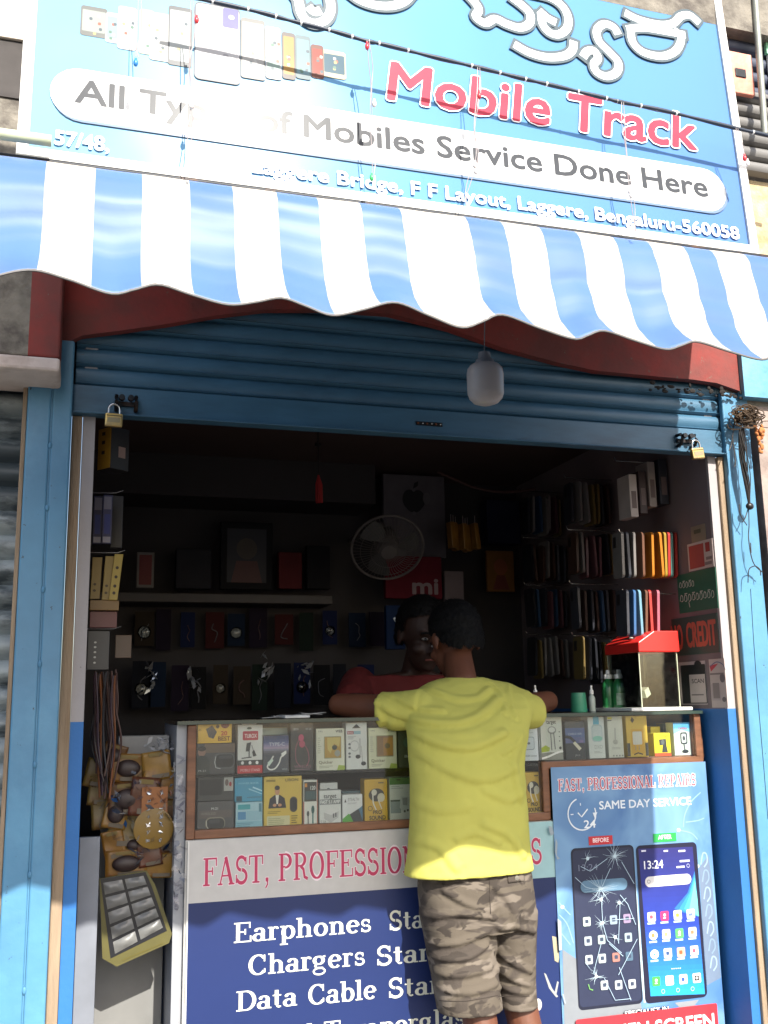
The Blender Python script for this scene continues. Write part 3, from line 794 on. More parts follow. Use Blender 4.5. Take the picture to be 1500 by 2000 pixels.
# ------------------------------------------------------------------ tangled wires on the right post
c = spot(1455, 815, -.085)
RUST = mat('dead_creeper', (88, 70, 52), .9, var=.35, scale=50, col2=(54, 42, 32))
hk = thing('wire_bundle', 'hank of dark wires hanging tangled on the sunlit right blue post', 'wires', c)
m = MB()
for i in range(46):
    a0 = rnd.uniform(0, 6.28); pts = []
    cc = c + Vector((rnd.gauss(.004, .022), rnd.gauss(0, .008), rnd.gauss(.002, .012)))
    rx, rz = rnd.uniform(.012, .042), rnd.uniform(.008, .024)
    for k in range(9):
        q = a0 + k * .62
        pts.append(cc + Vector((rx * math.cos(q), .012 * math.sin(q * 1.7 + i), rz * math.sin(q))))
    m.tube(spline([tuple(p) for p in pts], 3), rnd.uniform(.0012, .0026), RUST, 5)
m.build('tangle', hk, smooth=True)
m = MB()
k0, k1 = spot(1448, 838, -.08), spot(1463, 985, -.075)
for i in range(22):
    ph = rnd.uniform(0, 6.28); rr = rnd.uniform(.003, .016); pts = []
    for k in range(9):
        t = k / 8; w_ = rr * (math.sin(math.pi * min(1, t * .8 + .2)) * .9 + .25)
        pts.append(k0.lerp(k1, t) + Vector((w_ * math.cos(ph + t * 3), w_ * .6 * math.sin(ph + t * 3), 0)))
    m.tube(spline([tuple(p) for p in pts], 3), .0016, mat('black_wire', (40, 36, 34), .55, var=.3), 5)
m.ell(k1 + Vector((.002, 0, -.006)), .014, .01, .012, BLACKP, 10, 8)
m.build('hank', hk, smooth=True)
m = MB()
BW = MATS['black_wire']
for pts in ([(1462, 990), (1456, 1010), (1450, 1020)], [(1462, 990), (1463, 1025), (1462, 1050), (1467, 1085), (1475, 1105), (1490, 1118)], [(1475, 1105), (1463, 1112), (1461, 1138)], [(1475, 1105), (1484, 1112), (1486, 1124)], [(1444, 985), (1446, 1005), (1459, 1026)], [(1466, 1060), (1467, 1080)], [(1436, 800), (1430, 860), (1424, 880)], [(1430, 850), (1436, 900), (1434, 912)]):
    m.tube(spline([tuple(spot(x, y, -.066)) for x, y in pts], 5), .0017, BW, 6)
m.build('loose_end', hk, smooth=True)
c = spot(1484, 850, -.08)
m = MB()
for i in range(26): m.ell(c + Vector((rnd.gauss(0, .007), rnd.gauss(0, .006), rnd.gauss(0, .022))), rnd.uniform(.004, .009), .006, rnd.uniform(.005, .012), mat('dry_leaf', (176, 112, 66), .9, var=.3, scale=60), 7, 5)
o = m.build('dried_garland', None, smooth=True); tag(o, 'shrivelled orange dried garland beside the wire tangle on right post', 'garland')
# crack and drip line on the right post
m = MB(); m.tube([tuple(spot(x, y, -.0348)) for x, y in ((1466, 1150), (1472, 1250), (1479, 1350), (1492, 1500), (1500, 1600))], .0008, BLACKP, 5)
m.build('post_crack', hk)

# ------------------------------------------------------------------ what shows beside the sign
m = MB(); z_ = [spot(20, y, -1.24).z for y in (250, 272)]
xp = spot(101, 262, -1.24).x
m.tube([(-.42, -.205, sum(z_) / 2 + .03), (-.42, -1.2, sum(z_) / 2 + .004), (-.40, -1.228, sum(z_) / 2 + .001), (-.37, -1.235, sum(z_) / 2), (xp, -1.235, sum(z_) / 2)], .0092, mat('pvc_pipe', (176, 184, 158), .5, var=.12, scale=20), 14)
o = m.build('pvc_pipe', None, smooth=True); tag(o, 'pale green plastic pipe end sticking out over the sign at left', 'pipe')
YU = -1.12
US = thing('upper_shutter', 'dark slatted shutter high up to the right of the signboard', 'shutter', (SX1 + .1, YU, SZ0))
zm = spot(1450, 195, YU).z
m = MB(); slats(m, SX1 - .06, SX1 + .3, zm, 3.3, .036, YU, mat('upper_shutter_paint', (64, 70, 88), .5, var=.2, scale=9)); m.build('slat_curtain', US, smooth=True)
m = MB(); slats(m, SX1 - .04, SX1 + .3, spot(1480, 345, YU).z, zm - .002, .034, YU, mat('grey_shutter_paint', (112, 110, 108), .5, var=.2, scale=9)); m.build('lower_slats', US, smooth=True)
m = MB(); m.box(SX1 - .04, SX1 + .3, YU + .01, YU + .12, SZ0 - .02, spot(1480, 347, YU).z, mat('beige_stone', (196, 176, 140), .95, var=.2, scale=40, col2=(160, 138, 104), bump=1)); o = m.build('stone_ledge', None, bevel=.004); tag(o, 'rough beige stone block beside the lower right corner of the sign', 'stone block')
a, b2 = spot(1418, 97, YU - .03), spot(1476, 187, YU - .03)
bx = thing('junction_box', 'salmon pink box with a dark square hole beside the sign', 'box', ((a.x + b2.x) / 2, YU - .03, b2.z))
m = MB(); m.box(a.x - .02, b2.x, YU - .03, YU - .018, b2.z, a.z, mat('salmon_paint', (214, 132, 112), .7, var=.1, scale=14, col2=(224, 180, 160))); m.build('cover', bx, bevel=.002)
h0, h1 = spot(1436, 132, YU - .032), spot(1458, 152, YU - .032)
m = MB(); m.box(h0.x, h1.x, YU - .0325, YU - .0305, h1.z, h0.z, DARKST); m.build('hole', bx, bevel=.003)
m = MB(); m.tube([tuple(spot(1474, -10, YU - .045)), tuple(spot(1494, 262, YU - .045))], .007, mat('galvanised_pole', (140, 142, 132), .5, metal=.4, var=.15), 12)
o = m.build('pole', None, smooth=True); tag(o, 'thin grey metal pole standing right of the pink box near the sign', 'pole')
a, b2 = spot(1480, -20, YU - .02), spot(1540, 250, YU - .02)
gs = thing('green_sign', 'edge of a pale green and white board at the top right', 'signboard', (a.x, YU - .02, b2.z))
zz = spot(1490, 102, YU - .02).z
m = MB(); m.box(a.x + .008, a.x + .3, YU - .02, YU - .012, zz, 3.3, ink('8fd0a8')); m.build('green_panel', gs)
m = MB(); m.box(a.x + .012, a.x + .3, YU - .02, YU - .012, b2.z, zz - .001, ink('e8e6e0')); m.build('white_panel', gs)
# ------------------------------------------------------------------ display counter
YC = .12
WOOD = mat('counter_wood_frame', (126, 84, 58), .5, var=.2, scale=12, col2=(98, 62, 42), mix=(.45, .7), bump=.2, stretch=(1, 5, 5))
DARKIN = mat('case_lining', (66, 64, 62), .8, var=.1)
CGL = glass('counter_glass', (252, 254, 253), .03)
ZT = spot(370, 1408, YC).z
CX0, CX1 = spot(365, 1520, YC).x, spot(1371, 1440, YC).x
ct = thing('display_counter', 'glass fronted shop counter in a brown wooden frame, filled with boxed phone accessories', 'counter', ((CX0 + CX1) / 2, YC, 0))
sw = .024
XM0, XM1 = spot(1061, 1550, YC).x, spot(1075, 1550, YC).x
ZLB = spot(365, 1641, YC).z; ZRB = spot(1374, 1490, YC).z
CD = .42                                             # depth of the case
m = MB()
m.box(CX0, CX0 + sw, YC, YC + .03, ZLB, ZT - .012, WOOD)
m.box(CX0 + sw, XM1, YC + .001, YC + .03, ZLB, ZLB + sw, WOOD)
m.box(XM0, XM1, YC, YC + .03, ZLB + sw, ZRB, WOOD)
m.box(XM0, CX1, YC, YC + .03, ZRB, ZRB + .021, WOOD)
m.box(CX1 - sw, CX1, YC, YC + .03, ZRB + .021, ZT - .012, WOOD)
m.build('wooden_frame', ct, bevel=.003)
m = MB(); m.box(CX0 - .03, CX1 + .002, YC - .012, YC + CD, ZT - .011, ZT, CGL); m.build('glass_top', ct)
m = MB(); m.box(CX0 - .03, CX1 + .002, YC - .0135, YC - .0122, ZT - .0105, ZT - .0005, mat('glass_edge', (52, 66, 60), .25)); m.build('glass_edge', ct)
m = MB(); m.box(CX0 + sw, XM0, YC + .008, YC + .012, ZLB + sw, ZT - .012, CGL); m.build('front_glass', ct)
m = MB(); m.box(XM1, CX1 - sw, YC + .008, YC + .012, ZRB + .021, ZT - .012, CGL); m.build('front_glass', ct)
m = MB(); m.box(CX0 - .028, CX0 - .001, YC + .02, YC + CD, 0, ZT - .012, mat('grey_side_panel', (150, 152, 156), .5, var=.1)); m.build('side_panel', ct)
m = MB()
m.box(CX0, CX1, YC + CD - .02, YC + CD, 0, ZT - .012, DARKIN)
m.box(CX0, CX1, YC + .03, YC + CD - .021, ZLB - .02, ZLB + .002, DARKIN)
m.build('case_back', ct)
ZSF = spot(600, 1506, .15).z
m = MB(); m.box(CX0 + .002, CX1 - .002, YC + .014, YC + CD - .021, ZSF - .008, ZSF - .0005, glass('shelf_glass', (244, 250, 248), .05)); m.build('glass_shelf', ct)
m = MB(); m.box(CX0, CX1, YC + .002, YC + .03, 0, ZLB - .001, mat('counter_board', (188, 186, 180), .6)); m.build('base_board', ct)

# ------------------------------------------------------------------ boxes in the case
CARD = {}
def carton(px, col, label, art=None, depth=.045, Y=.148, base=None, tab=False, cat='box', name='accessory_box', side=None):
    x0, y0, x1, y1 = px
    a, b2 = spot(x0, y0, Y), spot(x1, y1, Y)
    zb = base if base is not None else b2.z
    w, h = b2.x - a.x, a.z - b2.z
    X0, X1 = a.x + .0008, b2.x - .0008
    root = thing(name, label, cat, ((X0 + X1) / 2, Y + depth / 2, zb))
    mm = mat('card_%s' % col, col, .45, var=.05, scale=18, bump=.08)
    m = MB(); m.box(X0, X1, Y, Y + depth, zb, zb + h, mm); m.build('carton', root, bevel=.0012)
    if tab:
        m = MB(); m.box(X0 + w * .2, X1 - w * .2, Y + depth * .5, Y + depth * .5 + .0012, zb + h + .0002, zb + h + .014, mm); m.build('hang_tab', root)
    if art:
        A = Art((X0, Y, zb), (1, 0, 0), (0, 0, 1), (0, -1, 0), lambda u, v: (u * (X1 - X0), (1 - v) * h))
        art(A); A.build('printed_front', root)
    return root
def T(A, s, u0, v0, u1, v1, c, bold=0): A.text(s, (u0, v1), (u1, v1), (u0, v0), c, bold)
def blur(A, u0, v0, u1, v1, n, c):
    for i in range(n):
        v = v0 + (v1 - v0) * (i + .3) / n
        A.rect(u0, v, u0 + (u1 - u0) * rnd.uniform(.6, 1), v + (v1 - v0) / n * .45, c)
def man(A, cu, v0, s, coat, skin='b98a6a'):
    """a small printed figure of a man in a jacket"""
    A.poly([(cu - .24 * s, v0 + .46 * s), (cu - .2 * s, v0 + .27 * s), (cu - .07 * s, v0 + .2 * s), (cu + .07 * s, v0 + .2 * s), (cu + .2 * s, v0 + .27 * s), (cu + .24 * s, v0 + .46 * s)], coat)
    A.poly([(cu - .045 * s, v0 + .2 * s), (cu + .045 * s, v0 + .2 * s), (cu + .02 * s, v0 + .38 * s), (cu - .02 * s, v0 + .38 * s)], 'd8d4cc')
    A.ellipse(cu, v0 + .12 * s, .065 * s, .085 * s, skin)
    A.ellipse(cu, v0 + .06 * s, .07 * s, .045 * s, '1d1a18')
    A.ellipse(cu - .07 * s, v0 + .4 * s, .05 * s, .03 * s, skin); A.ellipse(cu + .07 * s, v0 + .4 * s, .05 * s, .03 * s, skin)
def a1(A):
    A.poly([(.24, .3), (.42, .12), (.56, .45), (.46, .78), (.32, .7)], '3a3c44'); A.ellipse(.8, .08, .13, .2, '7a2030')
    T(A, '20', .68, .42, .86, .62, 'b8382c', .04); T(A, 'BEST', .6, .68, .95, .88, '6a3a1c', .03); T(A, 'UBON', .02, .28, .1, .38, '54401c'); T(A, 'C', .56, .1, .64, .28, '332', .0) if False else None
    A.ellipse(.58, .18, .05, .1, '403020')
def a2(A):
    A.rect(.2, .0, 1, .3, '6a5a4c'); A.ellipse(.13, .27, .1, .14, '8a6a5c'); A.ellipse(.13, .16, .11, .08, '241f1e')
    A.poly([(0, .5), (.1, .38), (.24, .4), (.34, .55), (.34, 1), (0, 1)], '2c3230')
    A.rect(.46, .32, .98, .82, '55585c', .012); A.rect(.5, .36, .96, .78, '1c1d20', .011); A.rect(.58, .4, .92, .5, '3e4046', .004)
    A.line([(.5, .42), (.47, .6), (.5, .78), (.62, .82)], .0016, 'c8c8c8'); T(A, 'M-21', .05, .84, .24, .9, 'b8b8b8')
def a3(A):
    A.rect(0, .74, 1, 1, 'b83a3c'); A.rect(.2, .13, .82, .32, 'b03040', .003); T(A, 'TUROX', .28, .19, .76, .27, 'eedede', .02)
    A.rect(0, .73, 1, .84, '34383a')
    for u in (.2, .5, .78): A.ellipse(u, .785, .06, .035, 'e4e4e4')
    A.poly([(.36, .38), (.54, .36), (.48, .55), (.32, .55)], '3a3c40'); A.line([(.46, .54), (.46, .68)], .003, '303236'); A.line([(.16, .69), (.56, .67)], .003, '303236')
    A.line([(.56, .42), (.7, .66)], .0025, '888'*2); A.poly([(.58, .56), (.66, .52), (.76, .64), (.62, .66)], '28292c'); T(A, 'MOBILE STAND', .12, .91, .9, .96, 'e8c8c8'); A.ellipse(.46, .07, .1, .025, '465044')
def a4(A):
    for i in range(10): A.rect(0, .02 + i * .05, 1, .075 + i * .05, ['3a4468', '3f4a70', '4a567e', '566088', '76749a', '8e84a4', '9a8ea6', '807c90', '666672', '54565e'][i])
    A.rect(0, .52, 1, 1, '4b4f58'); T(A, 'TYPE-C', .22, .2, .84, .29, 'c8ccd8', .01)
    A.line([(.84, .5), (.7, .6), (.62, .76), (.46, .9), (.26, .92), (.16, .84), (.26, .72), (.4, .56)], .004, 'dcdcd8', smooth=True)
    A.poly([(.7, .5), (.9, .42), (.92, .5), (.76, .6)], 'e6e6e2'); A.poly([(.16, .74), (.34, .62), (.4, .68), (.22, .84)], 'c8d8cc'); T(A, 'WF-21', .74, .9, .94, .95, 'b0b4b8')
def a5(A):
    A.ellipse(.46, .35, .12, .07, 'c05070'); A.ellipse(.5, .47, .13, .07, 'b04864')
    A.line([(.36, .38), (.22, .56), (.24, .78), (.4, .9)], .002, '8a4a5c', smooth=True); A.line([(.56, .46), (.74, .6), (.8, .78), (.7, .9)], .002, '9a4a60', smooth=True)
    T(A, 'WIRELESS', .16, .88, .88, .93, '8a5a6c'); A.rect(.18, .955, .85, .965, '8a6a78'); T(A, 'UBON', .1, .16, .34, .2, 'b8bcc0'); T(A, 'BT-20', .66, .16, .9, .2, 'a8acb0'); A.ellipse(.5, .08, .1, .025, '555')if False else A.ellipse(.5, .06, .12, .03, '4a4a4e')
def a6(A):
    A.rect(.27, .19, .88, .72, '8f9070', .002); A.rect(.3, .21, .86, .7, 'b08c3c'); A.poly([(.38, .22), (.84, .22), (.8, .45), (.62, .36), (.5, .6), (.4, .5)], 'c6b266'); A.ellipse(.64, .46, .09, .06, '3c4034'); A.ellipse(.74, .6, .1, .08, '9a9c90')
    T(A, 'Quicker', .09, .77, .58, .84, '6a6448', .02); T(A, 'WEB', .68, .04, .92, .1, '3f4240', .03); T(A, 'TPS', .06, .05, .22, .09, '606460'); A.poly([(.72, 1), (.78, .88), (1, .9), (1, 1)], '9cae4a')
    blur(A, .05, .2, .18, .6, 8, 'b4b6a4'); blur(A, .1, .88, .6, .95, 2, 'a4a690')
def a7(A):
    A.poly([(.28, .12), (.5, .03), (.7, .12)], '2c2e30'); A.rect(.06, .18, .36, .25, 'a04448'); A.rect(.36, .18, .7, .25, '8eb0bc'); T(A, 'BASS', .09, .195, .33, .235, 'eee8e8')
    A.line([(.66, .34), (.66, .7)], .002, '787a7c'); A.line([(.72, .5), (.78, .86)], .0014, '88898a'); A.ellipse(.56, .73, .12, .045, '35373a'); A.ellipse(.82, .88, .12, .045, '35373a'); A.ellipse(.4, .5, .22, .12, 'a8aaac'); A.ellipse(.4, .5, .19, .1, 'd2d3d2')
    for v in (.46, .54, .66, .73): A.ellipse(.16, v, .06, .025, '606468')
    blur(A, .08, .28, .5, .36, 3, '9a9ca0')
def a8(A):
    a6(A); A.rect(.3, .21, .86, .7, '8a6a44'); A.rect(.52, .25, .86, .68, 'a8782e'); A.ellipse(.66, .45, .1, .07, '6a5a38')
def a9(A):
    T(A, 'Bass', .3, .7, .8, .76, 'b8c0b8', .02); A.ellipse(.45, .4, .2, .12, '35584a')
def a10(A):
    T(A, 'MI', .4, .04, .62, .09, 'b05048', .02); T(A, 'Charging', .2, .15, .8, .19, '606870'); A.rect(.22, .42, .8, .74, '8e989c', .007); A.rect(.25, .44, .77, .72, 'c2cace', .006); A.ellipse(.5, .58, .08, .03, '6e7478'); T(A, 'EARBUDS', .1, .86, .55, .9, '50565c'); T(A, 'Airdots', .6, .86, .9, .9, '50565c'); blur(A, .25, .24, .75, .34, 3, 'a4aab0')
def a11(A):
    T(A, 'target', .28, .08, .72, .17, '4c4c4a', .03); A.ellipse(.52, .32, .2, .09, '8a8c88'); A.ellipse(.52, .31, .15, .06, 'd0d2cc'); A.line([(.46, .38), (.48, .78)], .0035, '6c6e70'); A.line([(.6, .38), (.64, .76)], .0035, '6c6e70')
    A.poly([(0, .72), (.2, .66), (.4, .72), (.36, .8), (0, .82)], 'a2b248'); A.poly([(0, .84), (.4, .82), (1, .84), (1, 1), (0, 1)], '8a8c84'); A.line([(0, .96), (.3, .92), (.7, .84), (1, .8)], .006, 'ecece8', smooth=True)
    for v in (.36, .47, .57): A.ellipse(.86, v, .03, .014, '585a58')
    A.ellipse(.88, .73, .06, .035, '505050')
def a12(A):
    A.rect(0, .18, 1, .42, '4c608c', 0); A.rect(0, .42, 1, .6, '56608a'); A.rect(0, .58, 1, 1, '30363c'); T(A, 'CABLE AIR', .14, .31, .84, .36, 'a8b4cc'); A.line([(0, .4), (.25, .43), (.5, .56)], .009, '23262a'); A.poly([(.36, .58), (.48, .53), (.8, .72), (.68, .78)], 'd6d2bc'); T(A, 'JM-10', .46, .88, .7, .92, 'a8acac'); A.rect(.7, .5, .9, .57, '7c6c9c')
def a13(A):
    A.rect(.32, .0, .68, .2, '4aa0bc'); A.poly([(.36, 0), (.5, -.03), (.64, 0)], '4aa0bc'); A.rect(.2, .18, .86, .6, 'a4b8bc', .011); A.rect(.25, .22, .82, .56, 'bcc8c8', .009); A.ellipse(.55, .52, .3, .06, '8ac0b0'); T(A, 'DXO', .34, .68, .82, .77, '9aa2a0'); blur(A, .3, .82, .85, .88, 2, 'aab0ac')
def a14(A):
    A.rect(.02, .02, .3, .07, 'c8c040'); A.rect(0, .09, .28, .11, '303430'); A.line([(.48, .28), (.46, .6)], .005, 'a6a8a2'); A.ellipse(.46, .62, .16, .06, 'a4a69e'); blur(A, .2, .74, .8, .8, 2, 'a8aaa4')
    for u in (.3, .5, .7, .88): A.ellipse(u, .95, .05, .02, '8c908a')
def a15(A):
    A.poly([(.22, .1), (.3, .02), (.4, .1), (.3, .18)], '3c3424'); A.rect(.2, .32, .82, .92, 'c49a30', .004); A.rect(.28, .38, .72, .7, 'c4c6c0', .004); A.line([(.4, .72), (.4, .84)], .003, '8a8472'); A.line([(.56, .72), (.56, .84)], .003, '8a8472'); A.rect(0, .66, .14, .98, '40403c'); A.rect(.86, .66, 1, .98, '40403c'); A.line([(.3, .94), (.5, .9), (.72, .94)], .004, '3a3428'); A.rect(.52, .02, .84, .06, 'e0c040')
def a16(A):
    A.poly([(.3, .28), (.72, .26), (.74, .5), (.32, .54)], '3c3e40'); A.ellipse(.52, .4, .1, .12, '5e6468'); A.poly([(.52, .5), (.72, .5), (.8, .84), (.44, .84)], '35383a'); A.rect(0, .86, 1, 1, 'c25032'); T(A, 'CAM', .62, .1, .84, .17, '5a5020')
def a17(A):
    A.rect(0, 0, 1, .18, '5aa6d8'); A.poly([(0, .18), (1, .18), (1, .3), (.5, .22), (0, .34)], '8cc2e0'); T(A, 'CAMERA', .28, .15, .8, .21, 'b83838', .03); A.rect(.38, .3, .78, .66, '35383c', .006); A.rect(.44, .34, .72, .62, 'c8ccd0', .005); A.ellipse(.58, .48, .08, .07, '484c50'); A.line([(.56, .66), (.6, .84)], .004, '404448'); A.ellipse(.62, .88, .2, .055, '34373b')
def a18(A):
    A.rect(.05, .1, .66, .75, '1c1c1e', .003); A.rect(.72, .02, .98, .6, 'a8a6a2'); A.ellipse(.8, .25, .05, .14, '5c4c48'); A.ellipse(.9, .32, .035, .1, '9a2a30')
def a19(A):
    A.rect(.06, .3, .94, .55, '5a5250'); T(A, 'M-21', .38, .2, .56, .28, 'c8c8c6', .02); T(A, 'WIRELESS', .1, .36, .5, .44, '8a8480'); A.rect(.22, .52, .76, .92, '8a8478', .014); A.rect(.25, .56, .74, .92, '26272a', .013); A.rect(.33, .6, .62, .72, '3c3e44', .004); A.line([(.25, .62), (.26, .8), (.32, .92)], .0018, 'd0ccc4'); A.rect(.42, .94, .64, .97, 'c4c4c4'); A.ellipse(.06, .95, .04, .04, '777777')
def a20(A):
    T(A, 'POWER BANK', .14, .2, .86, .27, '9ed4e4'); A.poly([(.66, .38), (.98, .54), (.98, .6), (.64, .44)], 'b4dcec'); A.poly([(.5, .44), (.98, .68), (.98, .72), (.5, .5)], '9cd0e4'); A.rect(.06, .76, .26, .98, '2c4854'); A.rect(.44, .8, .96, .84, '3f7488')
def a21(A):
    A.rect(.08, .08, .54, .26, '3c9aa4', .002); A.rect(.08, .34, .38, .62, '4a88b4'); A.rect(.4, .32, .98, .66, '90b8c8'); A.rect(0, .68, 1, 1, '86b4c4'); blur(A, .05, .72, .7, .9, 3, '5a8ca0'); T(A, 'UNIX', .84, .08, .97, .3, '4a7c8c') if False else A.rect(.86, .06, .96, .36, '4a7c8c')
def a22(A):
    T(A, 'UBON', .56, .05, .9, .1, '4c4420', .03); A.rect(.06, .06, .3, .1, '8e7a28'); man(A, .35, .16, .98, '2e2e38'); A.rect(.68, .4, .88, .7, '4a4436', .011); A.rect(.7, .42, .86, .68, '2c2c2e', .009)
    A.rect(.08, .76, .68, .96, 'c8c49a', .002); blur(A, .1, .66, .5, .72, 2, '8a7c2c'); blur(A, .12, .79, .64, .93, 4, 'a4a480'); blur(A, .72, .75, .9, .92, 4, '7a6c2c')
def a23(A):
    A.rect(.06, .04, .92, .46, '3a3a38'); A.rect(.1, .07, .26, .15, 'd08c3c'); T(A, '120', .5, .13, .84, .21, 'c8ccc8', .03); A.rect(.14, .24, .86, .42, '3c5658'); A.line([(.32, .72), (.34, 1)], .004, '7c8080'); A.ellipse(.32, .72, .09, .06, '4a5050'); A.line([(.66, .66), (.66, 1)], .004, '3f7070'); A.ellipse(.66, .64, .11, .09, '305a58'); A.rect(.0, .46, .05, 1, 'b85a44'); A.rect(.95, 0, 1, 1, 'b06a54')
def a24(A):
    T(A, 'target', .2, .1, .78, .22, '45474a', .03); A.rect(.02, .25, .98, .4, '7d8080'); T(A, 'FAST 5.1 AMP', .06, .28, .94, .37, 'e4e6e4', .03); A.poly([(.2, .62), (.52, .5), (.88, .6), (.86, .78), (.52, .92), (.22, .8)], 'b4b4b4'); A.poly([(.2, .62), (.52, .5), (.88, .6), (.54, .7)], 'd4d4d2'); A.rect(.62, .66, .68, .78, '45484c'); A.rect(.72, .64, .78, .76, '45484c'); T(A, '5.1A', .06, .84, .3, .91, '707274'); A.ellipse(.12, .96, .06, .02, '505254')
def a25(A):
    A.poly([(0, 1), (0, .8), (.3, .64), (.55, .72), (.6, 1)], '5aa044'); A.poly([(.36, .66), (.86, .46), (1, .5), (1, 1), (.6, 1)], '3c3e44'); A.poly([(.8, .5), (1, .38), (1, .9)], '4a7088'); A.poly([(.14, .14), (.2, .26), (.1, .26)], '3a3c3e'); T(A, 'STEALTH', .28, .12, .82, .22, '6a6c6e'); blur(A, .26, .27, .8, .33, 2, 'a0a2a4')
def a26(A):
    A.ellipse(.52, .36, .34, .15, '3c3a36'); A.ellipse(.72, .42, .16, .1, 'c8c4ac'); A.ellipse(.42, .3, .12, .07, 'd2cebc'); A.line([(.36, .34), (.38, .54), (.5, .7)], .0035, 'e0dccc', smooth=True); A.line([(.6, .48), (.74, .68)], .003, 'd8d4c4'); A.ring(.24, .66, .09, .002, '4c4224'); A.rect(.6, .07, .84, .1, '6a5a28')
    T(A, 'PRO', .36, .71, .74, .79, '40381c', .05); T(A, 'SOUND', .2, .83, .9, .92, '40381c', .05)
def a27(A):
    A.rect(0, 0, 1, .16, '44703c'); A.ellipse(.4, .05, .1, .02, '22341e'); A.rect(.03, .5, .5, .8, '8a9696', .002); A.rect(.03, .5, .45, .54, '4c5858'); A.poly([(.5, .42), (.96, .46), (.94, .76), (.6, .78), (.44, .68)], 'b6bcb6'); A.poly([(.56, .46), (.8, .46), (.78, .64), (.58, .62)], '8c908e'); A.rect(.62, .74, .7, .79, '4a4c4c'); A.rect(.76, .72, .84, .77, '4a4c4c'); blur(A, .06, .18, .6, .26, 2, '9ca29c')
zl = ZLB + sw + .0005 if False else ZLB + .003
ZLO = spot(560, 1617, .15).z
ZRO = spot(1200, 1480, .15).z
m = MB(); m.box(CX0 + sw, XM0 - .001, YC + .03, YC + .2, ZLB + .003, ZLO - .0005, DARKIN); m.box(XM1, CX1 - sw, YC + .0305, YC + .2, ZSF + .0002, ZRO - .0006 if ZRO > ZSF + .002 else ZSF + .0008, DARKIN); m.build('shelf_lining', ct)
up = ZSF
zR = max(ZRO, ZSF + .001)
b2_ = carton((384, 1455, 459, 1513), '3b3b3d', 'dark earbuds box showing a man and a black case, under the flat yellow box', a2, base=up)
h2 = spot(384, 1455, .148).z - spot(459, 1513, .148).z
carton((386, 1413, 453, 1451), 'd8ac2e', 'flat yellow charger box lying on top of the dark earbuds box', a1, base=up + h2 + .001, depth=.06)
carton((464, 1418, 513, 1511), 'cfd0cc', 'white phone stand box with red label and red lower band', a3, base=up, tab=True)
carton((514, 1435, 564, 1506), '5a5c66', 'blue grey cable box reading TYPE-C with a white looped cable', a4, base=up)
carton((512, 1408, 563, 1460), 'c8b430', 'yellow and white box standing behind the TYPE-C cable box', lambda A: A.rect(0, 0, 1, .28, '9aa8a0'), Y=.2, depth=.04, base=up + .045)
carton((567, 1405, 613, 1504), '2a2a2d', 'tall black earphone box with pink earbuds printed on it', a5, base=up)
carton((617, 1423, 674, 1503), 'd4d4c2', 'cream box with an amber window beside the tall black earphone box', a6, base=up)
carton((611, 1406, 646, 1440), 'a9aaa6', 'small grey carton peeping out above the left windowed cream box', lambda A: blur(A, .1, .12, .5, .4, 2, '777a78'), Y=.21, depth=.05, base=up + .06)
carton((675, 1413, 718, 1503), 'd2d4d2', 'white boxed wired earphones between the two windowed cream boxes', a7, base=up)
carton((719, 1421, 776, 1499), 'd0d2b4', 'cream box with a brown window near the yellow shirt sleeve', a8, base=up)
carton((777, 1421, 818, 1501), '2f3c30', 'dark green box half hidden behind the yellow shirt', a9, base=up)
carton((1012, 1408, 1053, 1488), 'ccd2d4', 'white earbuds box just right of the yellow shirt', a10, base=zR, Y=.146)
carton((1054, 1401, 1101, 1485), 'c8ccc2', 'white earphone box with a green swoosh reading target', a11, base=zR)
b12 = carton((1102, 1408, 1145, 1481), '3a4046', 'blue and black cable box with two grey loops on top', a12, base=zR)
m = MB()
for q in (1112, 1128):
    a = spot(q, 1408, .17); m.tube([a + Vector((-.006 + .006 * math.cos(t) * -1, 0, 0)) * 0 + a * 0 + Vector((a.x + .006 * math.cos(t), a.y, a.z - .001 + .016 * math.sin(t))) for t in [math.pi * k / 8 for k in range(9)]], .0014, mat('grey_cable', (150, 152, 150), .4), 6)
m.build('cable_loop', b12, smooth=True)
carton((1147, 1402, 1184, 1482), 'c9d0cc', 'white box printed with a pale blue square bottle shape', a13, base=zR)
carton((1185, 1400, 1220, 1480), 'c6c9be', 'narrow pale box with a yellow corner mark beside the bottle print box', a14, base=zR)
carton((1221, 1400, 1268, 1479), 'c8a83c', 'yellow charger card box with a white adapter printed on it', a15, base=zR)
carton((1276, 1434, 1312, 1478), 'e2cf28', 'small bright yellow camera mount box with orange lower edge', a16, base=zR)
carton((1270, 1418, 1292, 1458), 'd8c22a', 'narrow yellow carton standing behind the small camera mount box', None, Y=.2, depth=.04, base=zR + .025)
carton((1293, 1408, 1328, 1450), '4c6c74', 'teal carton standing behind the sky blue webcam box', lambda A: A.rect(.1, .5, .4, .9, '8a7a5a'), Y=.22, depth=.04, base=zR + .03)
carton((1314, 1414, 1352, 1477), 'cfd8d4', 'sky blue and white webcam box at the right end of the case', a17, base=zR)
lo = ZLO
b19 = carton((385, 1568, 457, 1624), '454548', 'grey box of black wireless earbuds at the bottom left corner', a19, base=lo)
h19 = spot(385, 1568, .148).z - spot(457, 1624, .148).z
carton((386, 1520, 457, 1564), '303032', 'black box with a pale picture strip stacked on the grey earbuds box', a18, base=lo + h19 + .001)
b21 = carton((460, 1569, 513, 1621), 'a2c6d2', 'pale blue box under the bright blue box', a21, base=lo)
h21 = spot(460, 1569, .148).z - spot(513, 1621, .148).z
carton((458, 1522, 513, 1567), '3c92b4', 'bright blue power bank box lying on the pale blue box', a20, base=lo + h21 + .001)
